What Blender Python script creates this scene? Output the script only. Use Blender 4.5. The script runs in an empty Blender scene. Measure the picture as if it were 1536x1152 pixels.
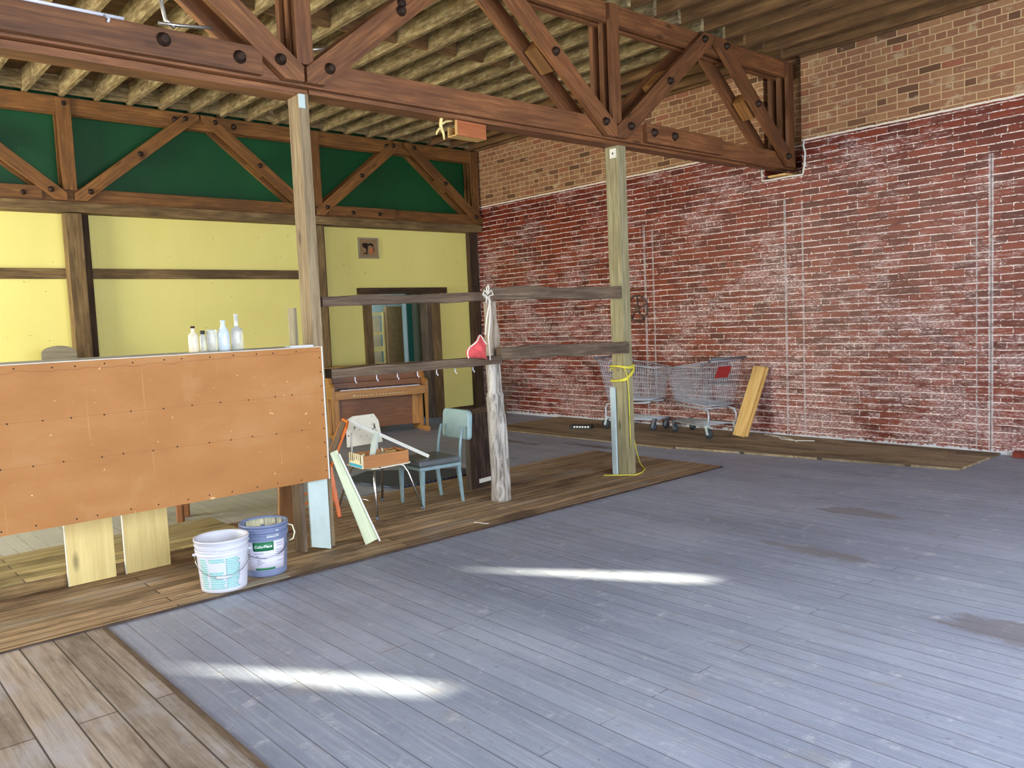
import bpy, bmesh, math, random
from mathutils import Vector, Matrix, noise
random.seed(7)
PI=math.pi
sc=bpy.context.scene
COL=sc.collection
V=Vector
# ---------------------------------------------------------------- mesh builder
class MB:
    def __init__(s):
        s.bm=bmesh.new(); s.uv=s.bm.loops.layers.uv.new('UVMap')
        s.off=(random.random()*20,random.random()*20)
    def _uvface(s,f,u,v,off):
        for l in f.loops: l[s.uv].uv=(l.vert.co.dot(u)+off[0], l.vert.co.dot(v)+off[1])
    def hexa(s,P,U=None,mi=0):
        """8 points: 4 bottom ring, 4 top ring; U = grain direction"""
        vs=[s.bm.verts.new(p) for p in P]
        U=(U or (V(P[1])-V(P[0]))).normalized()
        off=(random.random()*20,random.random()*20)
        for q in ((3,2,1,0),(4,5,6,7),(0,1,5,4),(1,2,6,5),(2,3,7,6),(3,0,4,7)):
            f=s.bm.faces.new([vs[i] for i in q]); f.material_index=mi; f.normal_update()
            n=f.normal
            if abs(n.dot(U))>.9:
                a=n.orthogonal().normalized(); s._uvface(f,a,n.cross(a),off)
            else:
                v=n.cross(U).normalized(); u=v.cross(n); s._uvface(f,u,v,(off[0],off[1]+n.x*3+n.z*5))
        return s
    def box(s,a,b,mi=0):
        (x0,y0,z0),(x1,y1,z1)=a,b
        d=[x1-x0,y1-y0,z1-z0]; k=max(range(3),key=lambda i:abs(d[i]))
        U=V([1 if i==k else 0 for i in range(3)])
        return s.hexa([(x0,y0,z0),(x1,y0,z0),(x1,y1,z0),(x0,y1,z0),(x0,y0,z1),(x1,y0,z1),(x1,y1,z1),(x0,y1,z1)],U,mi)
    def beam(s,p,q,w,h,up=(0,0,1),mi=0,w2=None,h2=None):
        """bar p->q, width w across (side), height h (towards up)"""
        p,q=V(p),V(q); U=(q-p).normalized(); S=U.cross(V(up)).normalized(); T=S.cross(U)
        w2=w if w2 is None else w2; h2=h if h2 is None else h2
        A=[p-S*w/2-T*h/2,p+S*w/2-T*h/2,p+S*w/2+T*h/2,p-S*w/2+T*h/2]
        B=[q-S*w2/2-T*h2/2,q+S*w2/2-T*h2/2,q+S*w2/2+T*h2/2,q-S*w2/2+T*h2/2]
        return s.hexa(A+B,U,mi)
    def tube(s,pts,r,n=8,mi=0,closed=False,cap=True):
        pts=[V(p) for p in pts]; rs=r if isinstance(r,(list,tuple)) else [r]*len(pts)
        rings=[];N=len(pts); prevS=None
        for i,p in enumerate(pts):
            if closed: t=(pts[(i+1)%N]-pts[i-1])
            else: t=pts[min(i+1,N-1)]-pts[max(i-1,0)]
            t.normalize()
            if prevS is None: S=t.orthogonal().normalized()
            else:
                S=prevS-t*prevS.dot(t)
                S=S.normalized() if S.length>1e-6 else t.orthogonal().normalized()
            prevS=S; T=t.cross(S)
            rings.append([s.bm.verts.new(p+(S*math.cos(a)+T*math.sin(a))*rs[i]) for a in [2*PI*k/n for k in range(n)]])
        L=0
        for i in range(N if closed else N-1):
            A=rings[i];B=rings[(i+1)%N]; d=(pts[(i+1)%N]-pts[i]).length
            for k in range(n):
                f=s.bm.faces.new([A[k],A[(k+1)%n],B[(k+1)%n],B[k]]); f.smooth=True; f.material_index=mi
                for l,(u,v) in zip(f.loops,((L,k),(L,k+1),(L+d,k+1),(L+d,k))): l[s.uv].uv=(u+s.off[0],v*rs[i]*.8+s.off[1])
            L+=d
        if cap and not closed:
            for R_,fl in ((rings[0],1),(rings[-1],0)):
                f=s.bm.faces.new(R_[::-1] if fl else R_); f.material_index=mi
        return s
    def lathe(s,prof,c=(0,0,0),n=32,mi=0,axis='z',smooth=True):
        rings=[]
        for r,h in prof:
            ring=[]
            for k in range(n):
                a=2*PI*k/n; x,y=r*math.cos(a),r*math.sin(a)
                p=(x,y,h) if axis=='z' else ((h,x,y) if axis=='x' else (y,h,x))
                ring.append(s.bm.verts.new(V(c)+V(p)))
            rings.append(ring)
        for i in range(len(rings)-1):
            for k in range(n):
                f=s.bm.faces.new([rings[i][k],rings[i][(k+1)%n],rings[i+1][(k+1)%n],rings[i+1][k]]); f.smooth=smooth; f.material_index=mi
                for l,(u,v) in zip(f.loops,((k/n,prof[i][1]),((k+1)/n,prof[i][1]),((k+1)/n,prof[i+1][1]),(k/n,prof[i+1][1]))): l[s.uv].uv=(u,v)
        for ring,fl in ((rings[0],1),(rings[-1],0)):
            if True:
                f=s.bm.faces.new(ring[::-1] if fl else ring); f.material_index=mi
        return s
    def prism(s,poly,d,o=(0,0,0),ex=(1,0,0),ey=(0,0,1),mi=0):
        """polygon in plane (ex,ey) at o, extruded by d along ex x ey"""
        o,ex,ey=V(o),V(ex),V(ey); n=ex.cross(ey).normalized()
        A=[s.bm.verts.new(o+ex*x+ey*y) for x,y in poly]; B=[s.bm.verts.new(o+ex*x+ey*y+n*d) for x,y in poly]
        fs=[s.bm.faces.new(A[::-1]),s.bm.faces.new(B)]
        N=len(poly)
        for i in range(N): fs.append(s.bm.faces.new([A[i],A[(i+1)%N],B[(i+1)%N],B[i]]))
        for f in fs:
            f.material_index=mi; f.normal_update(); s._uvface(f,ex,ey if abs(f.normal.dot(n))>.5 else n,s.off)
        return s
    def build(s,name,mats,parent=None,bevel=0,solid=None,loc=None,smooth=False):
        me=bpy.data.meshes.new(name); bmesh.ops.recalc_face_normals(s.bm,faces=s.bm.faces) if solid is None else None
        s.bm.to_mesh(me); s.bm.free()
        for m in (mats if isinstance(mats,(list,tuple)) else [mats]): me.materials.append(m)
        o=bpy.data.objects.new(name,me); COL.objects.link(o)
        if loc: o.location=loc
        if parent: o.parent=parent
        if bevel:
            b=o.modifiers.new('bevel','BEVEL'); b.width=bevel; b.segments=2; b.limit_method='ANGLE'
        if smooth:
            for p in me.polygons: p.use_smooth=True
        return o
def tag(o,label,cat,group=None,kind=None):
    o['label']=label; o['category']=cat
    if group: o['group']=group
    if kind: o['kind']=kind
    return o
def thing(name,label,cat,loc=(0,0,0),rz=0,group=None):
    o=bpy.data.objects.new(name,None); COL.objects.link(o); o.location=loc; o.rotation_euler=(0,0,rz); o.empty_display_size=.1
    return tag(o,label,cat,group)
def struct(o,label=None):
    o['kind']='structure'
    if label: o['label']=label
    return o
# ---------------------------------------------------------------- materials
def srgb(r,g,b):
    f=lambda c:(c/12.92 if c<=.04045 else ((c+.055)/1.055)**2.4)
    return (f(r/255),f(g/255),f(b/255),1)
class NT:
    def __init__(s,name):
        s.m=bpy.data.materials.new(name); s.m.use_nodes=True; s.t=s.m.node_tree; s.b=s.t.nodes['Principled BSDF']
    def n(s,ty,**kw):
        nd=s.t.nodes.new(ty)
        for k,v in kw.items():
            if k.startswith('i_'): nd.inputs[k[2:].replace('_',' ')].default_value=v
            else: setattr(nd,k,v)
        return nd
    def l(s,a,b): s.t.links.new(a,b)
    def noise(s,vec,scale,detail=4,rough=.55,dist=0):
        nd=s.n('ShaderNodeTexNoise'); nd.inputs['Scale'].default_value=scale; nd.inputs['Detail'].default_value=detail; nd.inputs['Roughness'].default_value=rough; nd.inputs['Distortion'].default_value=dist
        if vec is not None: s.l(vec,nd.inputs['Vector'])
        return nd.outputs['Fac']
    def map(s,vec,scale=(1,1,1),loc=(0,0,0),rot=(0,0,0)):
        nd=s.n('ShaderNodeMapping'); nd.inputs['Scale'].default_value=scale; nd.inputs['Location'].default_value=loc; nd.inputs['Rotation'].default_value=rot
        s.l(vec,nd.inputs['Vector']); return nd.outputs[0]
    def ramp(s,fac,stops,interp='LINEAR'):
        nd=s.n('ShaderNodeValToRGB'); cr=nd.color_ramp; cr.interpolation=interp
        while len(cr.elements)<len(stops): cr.elements.new(.5)
        for e,(p,c) in zip(cr.elements,stops):
            e.position=p; e.color=c if isinstance(c,tuple) else (c,c,c,1)
        s.l(fac,nd.inputs[0]); return nd.outputs[0]
    def mix(s,fac,a,b,mode='MIX'):
        nd=s.n('ShaderNodeMix',data_type='RGBA',blend_type=mode)
        for i,x in ((0,fac),(6,a),(7,b)):
            if hasattr(x,'is_output'): s.l(x,nd.inputs[i])
            else: nd.inputs[i].default_value=x
        return nd.outputs[2]
    def math(s,op,a,b=None,c=None,clamp=False):
        nd=s.n('ShaderNodeMath',operation=op); nd.use_clamp=clamp
        for i,x in enumerate((a,b,c)):
            if x is None: continue
            if hasattr(x,'is_output'): s.l(x,nd.inputs[i])
            else: nd.inputs[i].default_value=x
        return nd.outputs[0]
    def bump(s,h,st=.3,d=.01):
        nd=s.n('ShaderNodeBump'); nd.inputs['Strength'].default_value=st; nd.inputs['Distance'].default_value=d
        s.l(h,nd.inputs['Height']); s.l(nd.outputs[0],s.b.inputs['Normal'])
    def col(s,c): s.l(c,s.b.inputs['Base Color'])
    def pos(s): return s.n('ShaderNodeNewGeometry').outputs['Position']
    def sep(s,v):
        nd=s.n('ShaderNodeSeparateXYZ'); s.l(v,nd.inputs[0]); return nd.outputs
    def comb(s,x,y,z=0.):
        nd=s.n('ShaderNodeCombineXYZ')
        for i,q in enumerate((x,y,z)):
            if hasattr(q,'is_output'): s.l(q,nd.inputs[i])
            else: nd.inputs[i].default_value=q
        return nd.outputs[0]
def plain(name,c,rough=.6,metal=0,var=0,spec=None):
    t=NT(name); t.b.inputs['Roughness'].default_value=rough; t.b.inputs['Metallic'].default_value=metal
    tc=t.n('ShaderNodeTexCoord').outputs['Object']
    n=t.noise(tc,14,4)
    k=var or .06
    lo=tuple([x*(1-k*1.6) for x in c[:3]])+(1,); hi=tuple([min(1,x*(1+k)) for x in c[:3]])+(1,)
    t.col(t.ramp(n,[(.3,lo),(.7,hi)]))
    return t.m
def wood(name,dark,mid,light,rough=.75,gs=1.0,stain=.35,staincol=None,bump=.35,knots=True,white=0,whitecol=None,cross=0):
    """grain runs along U of the UV map (metres)"""
    t=NT(name); t.b.inputs['Roughness'].default_value=rough
    uv=t.n('ShaderNodeUVMap').outputs[0]
    w=t.noise(t.map(uv,(.8,.8,1)),2.0,2)                                   # slow wobble
    g1=t.noise(t.map(uv,(1.2*gs,22*gs,1)),1.6,6,.6,.6)
    g2=t.noise(t.map(uv,(3*gs,110*gs,1)),1.5,4,.6)
    big=t.noise(t.map(uv,(1.3,4,1)),1.1,4,.6)
    f=t.math('ADD',t.math('MULTIPLY',g1,.62),t.math('MULTIPLY',g2,.38))
    c=t.ramp(f,[(.32,dark),(.5,mid),(.66,light)])
    sc_=staincol or tuple([x*.4 for x in dark[:3]])+(1,)
    m=t.ramp(big,[(.42,stain),(.58,0.)]) if stain else 0.
    c=t.mix(m,c,sc_)
    if cross:
        cn=t.noise(t.map(uv,(9,2.2,1)),1.,6,.7,.6); c=t.mix(t.ramp(cn,[(.36,cross),(.5,0.)]),c,tuple([x*.5 for x in mid[:3]])+(1,)); c=t.mix(t.ramp(cn,[(.56,0.),(.68,cross*.6)]),c,light)
    if knots:
        vn=t.n('ShaderNodeTexVoronoi'); vn.inputs['Scale'].default_value=1.; t.l(t.map(uv,(1.6,5,1)),vn.inputs['Vector'])
        k=t.ramp(vn.outputs['Distance'],[(.04,.75),(.13,0.)])
        c=t.mix(k,c,tuple([x*.35 for x in dark[:3]])+(1,))
    if white:
        wn=t.noise(t.map(uv,(2.2,9,1),(3,1,0)),2.4,7,.7)
        c=t.mix(t.ramp(wn,[(.47,0.),(.62,white)]),c,whitecol)
    oi=t.n('ShaderNodeObjectInfo').outputs['Random']
    c=t.mix(1.,c,t.ramp(oi,[(0.,.82),(1.,1.12)]),'MULTIPLY')
    t.col(c)
    if bump: t.bump(f,bump,.004)
    return t.m
M={}
M['truss']=wood('truss_wood',srgb(78,46,22),srgb(122,76,42),srgb(152,102,60),.6,1,.45,srgb(70,40,24))
M['truss_far']=wood('truss_wood_far',srgb(92,58,26),srgb(136,90,42),srgb(168,118,60),.65,1,.4,srgb(74,46,22))
M['joist']=wood('whitewashed_joist',srgb(92,72,42),srgb(140,118,76),srgb(180,158,112),.85,.8,.6,srgb(78,56,30),.4,True,.55,srgb(194,178,134),cross=.5)
M['joist_brown']=wood('brown_joist',srgb(84,58,30),srgb(122,88,50),srgb(152,116,70),.85,.8,.5,srgb(76,50,28),.4)
M['deck']=wood('roof_deck',srgb(70,48,26),srgb(104,74,42),srgb(132,98,58),.85,1,.5,srgb(56,38,22),.4)
M['post_grey']=wood('weathered_post',srgb(112,92,68),srgb(152,132,102),srgb(182,164,130),.85,1.2,.3,srgb(104,82,58),.5)
M['post_green']=wood('treated_post',srgb(104,96,70),srgb(140,132,100),srgb(166,158,124),.85,1.2,.25,srgb(100,84,58),.5)
M['old']=wood('old_rail_wood',srgb(70,54,42),srgb(108,88,70),srgb(140,122,102),.85,1.3,.45,srgb(48,36,28),.6)
M['wallbeam']=wood('wall_beam_wood',srgb(88,66,40),srgb(128,102,64),srgb(158,132,90),.85,1,.5,srgb(56,40,24),.5)
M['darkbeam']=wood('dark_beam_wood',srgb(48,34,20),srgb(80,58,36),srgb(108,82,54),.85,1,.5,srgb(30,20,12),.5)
M['plank']=wood('knotty_board',srgb(180,138,76),srgb(208,168,100),srgb(224,190,124),.6,.7,.15,srgb(150,104,50),.2)
M['piano']=wood('piano_oak',srgb(146,98,46),srgb(176,124,64),srgb(196,146,84),.42,1.2,.1,None,.1,False)
M['piano_dark']=wood('piano_panel',srgb(104,62,32),srgb(126,78,42),srgb(144,94,54),.42,1.2,.1,None,.1,False)
M['yellowboard']=wood('yellow_board',srgb(206,184,116),srgb(222,202,134),srgb(232,214,148),.6,.5,.15,srgb(170,150,100),.1)
M['palegreen']=wood('pale_green_board',srgb(170,182,150),srgb(194,204,172),srgb(212,218,190),.6,.7,.15,srgb(170,160,120),.1,False)
M['whiteboard']=plain('white_painted_board',srgb(186,202,200),.5,0,.05)
M['greywood']=wood('grey_wood',srgb(128,118,98),srgb(158,148,124),srgb(182,172,148),.8,1,.2,None,.3,False)
M['crate']=wood('crate_dark_wood',srgb(30,18,14),srgb(44,27,20),srgb(72,50,40),.55,.9,.5,srgb(14,9,8),.3,False,.35,srgb(110,88,74))
M['orange_box']=wood('red_brown_board',srgb(150,82,44),srgb(178,102,58),srgb(196,122,76),.6,.8,.1,None,.1,False)
M['piece']=wood('tray_wood',srgb(156,98,50),srgb(178,118,64),srgb(194,138,82),.6,.6,.1,None,.1,False)
M['brace']=wood('brace_wood',srgb(124,84,48),srgb(152,108,66),srgb(174,130,86),.7,.8,.2,None,.2)
M['benchwood']=wood('bench_wood',srgb(120,74,40),srgb(150,98,58),srgb(172,120,76),.6,.8,.2,None,.2,False)
M['bolt']=plain('rusty_bolt',srgb(60,44,34),.6,.6,.3)
M['metal_grey']=plain('chrome',srgb(190,190,188),.25,1.)
M['steel']=plain('cart_steel',srgb(186,192,204),.4,.25)
M['dsteel']=plain('dark_steel',srgb(100,106,116),.45,.3)
M['conduit']=plain('flexible_conduit',srgb(190,186,178),.35,.8)
M['rubber']=plain('grey_rubber',srgb(46,54,64),.7)
M['black']=plain('black_plastic',srgb(26,26,28),.5)
M['white']=plain('white_plastic',srgb(208,210,222),.45,0,.03)
M['whitepaint']=plain('chipped_white_paint',srgb(216,214,204),.5)
M['red']=plain('red_plastic',srgb(150,34,34),.5)
M['redcloth']=plain('red_cloth',srgb(214,84,86),.9,0,.2)
M['string']=plain('white_string',srgb(222,216,204),.9)
M['rope']=plain('yellow_rope',srgb(206,196,70),.7,0,.15)
M['bluechair']=plain('light_blue_enamel',srgb(122,146,152),.4,0,.1)
M['bluevinyl']=plain('light_blue_vinyl',srgb(134,160,166),.5,0,.06)
M['greyvinyl']=plain('dark_grey_vinyl',srgb(88,92,96),.4,0,.08)
M['orange']=plain('orange_enamel',srgb(206,100,28),.4,0,.1)
M['bluegrey']=plain('blue_grey_bucket',srgb(118,130,164),.4,0,.05)
M['paint_cream']=plain('cream_paint_drips',srgb(226,220,186),.5)
M['teal']=plain('teal_print',srgb(146,206,204),.5,0,.05)
M['label']=plain('paper_label',srgb(214,212,230),.5,0,.03)
M['green_print']=plain('green_print',srgb(24,116,72),.5,0,.03)
M['white_print']=plain('white_print',srgb(240,244,244),.5,0,.02)
M['grey_print']=plain('grey_print',srgb(150,152,172),.5,0,.02)
M['blue_print']=plain('blue_print',srgb(60,168,206),.5,0,.05)
M['antler']=plain('pale_antler',srgb(226,206,140),.6,0,.1)
M['brownpaint']=plain('brown_chair_wear',srgb(96,72,70),.5,0,.3)
M['paleblue']=plain('pale_blue_paint',srgb(176,192,198),.6,0,.05)
M['teal_post']=plain('dark_teal_paint',srgb(16,84,72),.4,0,.05)
M['greydoor']=plain('grey_green_door',srgb(104,110,92),.6,0,.04)
M['cardboard']=plain('cardboard',srgb(150,122,84),.8,0,.1)
M['cardboard_light']=plain('pale_cardboard',srgb(196,182,152),.8,0,.06)
M['palewall']=plain('pale_blue_wall',srgb(190,212,214),.8,0,.04)
M['plain_wall']=plain('plain_wall',srgb(178,172,158),.9,0,.05)
M['wheel_iron']=plain('old_iron_wheel',srgb(104,84,72),.6,.4,.3)
M['brickscrap']=plain('red_brick_scrap',srgb(128,52,36),.9,0,.3)
def chipped():
    t=NT('chipped_cream_paint'); tc=t.n('ShaderNodeTexCoord').outputs['Object']
    n=t.noise(tc,15,5,.6); t.col(t.ramp(n,[(.37,srgb(60,48,40)),(.385,srgb(226,220,200))])); t.b.inputs['Roughness'].default_value=.5
    return t.m
M['chipped']=chipped()
def glass():
    t=NT('clear_glass'); t.b.inputs['Transmission Weight'].default_value=.55; t.b.inputs['Roughness'].default_value=.12
    t.col(t.ramp(t.noise(t.n('ShaderNodeTexCoord').outputs['Object'],20),[(.3,srgb(222,226,222)),(.7,srgb(248,250,250))]))
    return t.m
M['glass']=glass()
def mat_rib():
    t=NT('ribbed_rubber_mat'); tc=t.n('ShaderNodeTexCoord').outputs['Object']
    w=t.n('ShaderNodeTexWave'); w.inputs['Scale'].default_value=6; w.bands_direction='X'; t.l(tc,w.inputs['Vector'])
    t.col(t.ramp(w.outputs['Fac'],[(.35,srgb(20,26,38)),(.6,srgb(74,90,112))])); t.bump(w.outputs['Fac'],.6,.01); t.b.inputs['Roughness'].default_value=.6
    return t.m
M['ribmat']=mat_rib()
# --- painted grey floor boards (run along Y), stains with their own outlines
def floor_mat():
    t=NT('grey_painted_floorboards'); p=t.pos(); X,Y,Z=t.sep(p)
    wob=t.noise(t.map(p,(.3,.12,1)),1.,2)
    bt=t.n('ShaderNodeTexBrick'); bt.offset=.37; bt.offset_frequency=3
    for k,v in (('Scale',1.),('Mortar Size',.0035),('Mortar Smooth',.4),('Brick Width',3.4),('Row Height',.108),('Bias',0.)): bt.inputs[k].default_value=v
    bt.inputs['Color1'].default_value=(0,0,0,1); bt.inputs['Color2'].default_value=(1,1,1,1); bt.inputs['Mortar'].default_value=(.5,.5,.5,1)
    t.l(t.comb(Y,X),bt.inputs['Vector'])
    base=t.ramp(t.noise(t.map(p,(1,.5,1)),.9,6,.62),[(.3,srgb(127,136,156)),(.5,srgb(147,155,175)),(.7,srgb(168,175,193))])
    per=t.ramp(bt.outputs['Color'],[(0.,.92),(1.,1.05)])
    c=t.mix(1.,base,per,'MULTIPLY')
    streak=t.noise(t.map(p,(30,.8,1)),1.6,8,.7,.25)
    c=t.mix(t.ramp(streak,[(.5,0.),(.72,.5)]),c,srgb(192,195,203))
    c=t.mix(t.ramp(streak,[(.3,.35),(.44,0.)]),c,srgb(122,122,130))
    worn=t.noise(t.map(p,(2.2,1.4,1),(5,2,0)),1.6,8,.68)
    c=t.mix(t.ramp(worn,[(.56,0.),(.68,.4)]),c,srgb(152,142,134))
    c=t.mix(t.ramp(t.noise(t.map(p,(3,3,1),(1,7,0)),2.2,8,.7),[(.58,0.),(.68,.55)]),c,srgb(200,202,210))
    # browner, more worn boards towards the left back
    lft=t.math('MULTIPLY',t.ramp(X,[(0.,0.)]) if False else t.math('LESS_THAN',X,3.6),t.math('GREATER_THAN',Y,6.6))
    c=t.mix(t.math('MULTIPLY',lft,.55),c,srgb(196,192,174))
    sc2=t.noise(t.map(p,(6,3,1),(2,8,0)),5.,9,.78); c=t.mix(t.ramp(sc2,[(.56,0.),(.64,.35)]),c,srgb(120,116,122)); c=t.mix(t.ramp(sc2,[(.34,.35),(.42,0.)]),c,srgb(206,210,222))
    # dark scuffs
    sp=t.noise(t.map(p,(9,6,1),(3,3,0)),4.,6,.7)
    area=t.noise(t.map(p,(.8,.8,1),(9,4,0)),1.2,2)
    c=t.mix(t.math('MULTIPLY',t.ramp(sp,[(.62,0.),(.67,.6)]),t.ramp(area,[(.45,0.),(.6,1.)])),c,srgb(62,58,60))
    def blob(cx,cy,rx,ry,colr,amt,k=1.):
        dx=t.math('DIVIDE',t.math('SUBTRACT',X,cx),rx); dy=t.math('DIVIDE',t.math('SUBTRACT',Y,cy),ry)
        d=t.math('SQRT',t.math('ADD',t.math('MULTIPLY',dx,dx),t.math('MULTIPLY',dy,dy)))
        d=t.math('ADD',d,t.math('MULTIPLY',t.math('SUBTRACT',t.noise(t.map(p,(3.*k,1.6*k,1),(cx,cy,0)),1.6,6,.7),.5),3.2))
        return t.mix(t.ramp(d,[(.75,amt),(1.1,0.)]),None or 0,0) if False else (t.ramp(d,[(.75,amt),(1.05,0.)]),colr)
    for cx,cy,rx,ry,cc,am in ((4.95,2.65,.10,.42,srgb(124,116,114),.6),(6.1,2.95,.14,.3,srgb(124,118,114),.6),(4.3,1.35,.18,.26,srgb(118,110,110),.6),(7.4,6.9,.08,.5,srgb(70,64,62),.7),(7.1,8.2,.08,.6,srgb(78,72,62),.7)):
        f,cl=blob(cx,cy,rx,ry,cc,am); c=t.mix(f,c,cl)
    gap=bt.outputs['Fac']
    gn=t.noise(t.map(p,(9,.7,1)),1.,3)
    c=t.mix(t.math('MULTIPLY',gap,t.ramp(gn,[(.38,.1),(.52,.7)])),c,srgb(84,82,90))
    c=t.mix(t.math('MULTIPLY',gap,t.ramp(gn,[(.62,0.),(.7,.6)])),c,srgb(206,208,216))
    # nail heads
    t.col(c)
    t.b.inputs['Roughness'].default_value=.5
    t.l(t.ramp(worn,[(.4,.46),(.7,.7)]),t.b.inputs['Roughness'])
    t.bump(t.math('SUBTRACT',t.math('MULTIPLY',streak,.4),gap),.35,.006)
    return t.m
M['floor']=floor_mat()
def planks(name,alongx,row,length,dark,mid,light,extra=None,extrac=None,seed=0.,gapc=srgb(44,32,24)):
    t=NT(name); p=t.pos(); X,Y,Z=t.sep(p)
    a,b=(X,Y) if alongx else (Y,X)
    bt=t.n('ShaderNodeTexBrick'); bt.offset=.43; bt.offset_frequency=2
    for k,v in (('Scale',1.),('Mortar Size',.0045),('Mortar Smooth',.3),('Brick Width',length),('Row Height',row),('Bias',0.)): bt.inputs[k].default_value=v
    bt.inputs['Color1'].default_value=(0,0,0,1); bt.inputs['Color2'].default_value=(1,1,1,1); bt.inputs['Mortar'].default_value=(.5,.5,.5,1)
    v=t.comb(t.math('ADD',a,seed),b); t.l(v,bt.inputs['Vector'])
    g=t.noise(t.map(v,(1.2,26,1)),1.3,7,.65,.4); g2=t.noise(t.map(v,(4,90,1)),1.2,4,.6)
    f=t.math('ADD',t.math('MULTIPLY',g,.65),t.math('MULTIPLY',g2,.35))
    c=t.ramp(f,[(.34,dark),(.5,mid),(.66,light)])
    c=t.mix(1.,c,t.ramp(bt.outputs['Color'],[(0.,.62),(1.,1.25)]),'MULTIPLY')
    big=t.noise(t.map(v,(.9,2.2,1),(seed,2,0)),1.3,6,.65)
    c=t.mix(t.ramp(big,[(.36,.75),(.48,0.)]),c,tuple(x*.5 for x in dark[:3])+(1,))
    if extra: c=t.mix(t.ramp(big,[(.54,0.),(.68,extra)]),c,extrac)
    sp=t.noise(t.map(p,(10,10,1),(seed,0,0)),5.,5,.7)
    c=t.mix(t.ramp(sp,[(.66,0.),(.7,.7)]),c,srgb(40,32,26))
    c=t.mix(t.math('MULTIPLY',bt.outputs['Fac'],.85),c,gapc)
    t.col(c); t.b.inputs['Roughness'].default_value=.72
    t.bump(t.math('SUBTRACT',t.math('MULTIPLY',f,.6),bt.outputs['Fac']),.5,.008)
    return t.m
M['strip']=planks('worn_brown_floorboards',True,.098,2.9,srgb(112,86,60),srgb(160,132,100),srgb(194,168,134),.6,srgb(164,162,158),1.3)
M['leftboards']=planks('bare_grey_brown_boards',False,.155,2.6,srgb(126,110,96),srgb(162,147,133),srgb(186,174,162),.6,srgb(182,180,190),4.1)
M['platform']=planks('yellowed_step_boards',True,.11,3.2,srgb(130,112,74),srgb(168,150,104),srgb(192,176,130),.5,srgb(186,186,170),2.2)
M['wallboards']=planks('brown_boards_by_brick_wall',False,.12,2.2,srgb(112,94,68),srgb(148,128,98),srgb(176,158,126),.5,srgb(152,148,138),7.7)
def yellow_mat(name,c1,c2,c3):
    t=NT(name); p=t.pos(); X,Y,Z=t.sep(p)
    n=t.noise(t.map(p,(.8,1,.5)),1.2,4); c=t.ramp(n,[(.3,c1),(.7,c2)])
    bt=t.n('ShaderNodeTexBrick'); bt.offset=0.
    for k,v in (('Scale',1.),('Mortar Size',.003),('Brick Width',1.22),('Row Height',2.44),('Mortar Smooth',.5)): bt.inputs[k].default_value=v
    t.l(t.comb(t.math('ADD',X,.6),t.math('ADD',Z,.1)),bt.inputs['Vector'])
    c=t.mix(t.math('MULTIPLY',bt.outputs['Fac'],.25),c,c3)
    sp=t.noise(t.map(p,(2.2,1,5)),6,3,.5); c=t.mix(t.ramp(sp,[(.74,0.),(.76,.7)]),c,srgb(120,100,50))
    t.col(c); t.b.inputs['Roughness'].default_value=.55
    return t.m
M['yellow']=yellow_mat('yellow_painted_wall',srgb(234,222,128),srgb(242,232,142),srgb(206,192,104))
M['green']=yellow_mat('dark_green_painted_wall',srgb(4,74,34),srgb(6,88,42),srgb(2,50,26))
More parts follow.
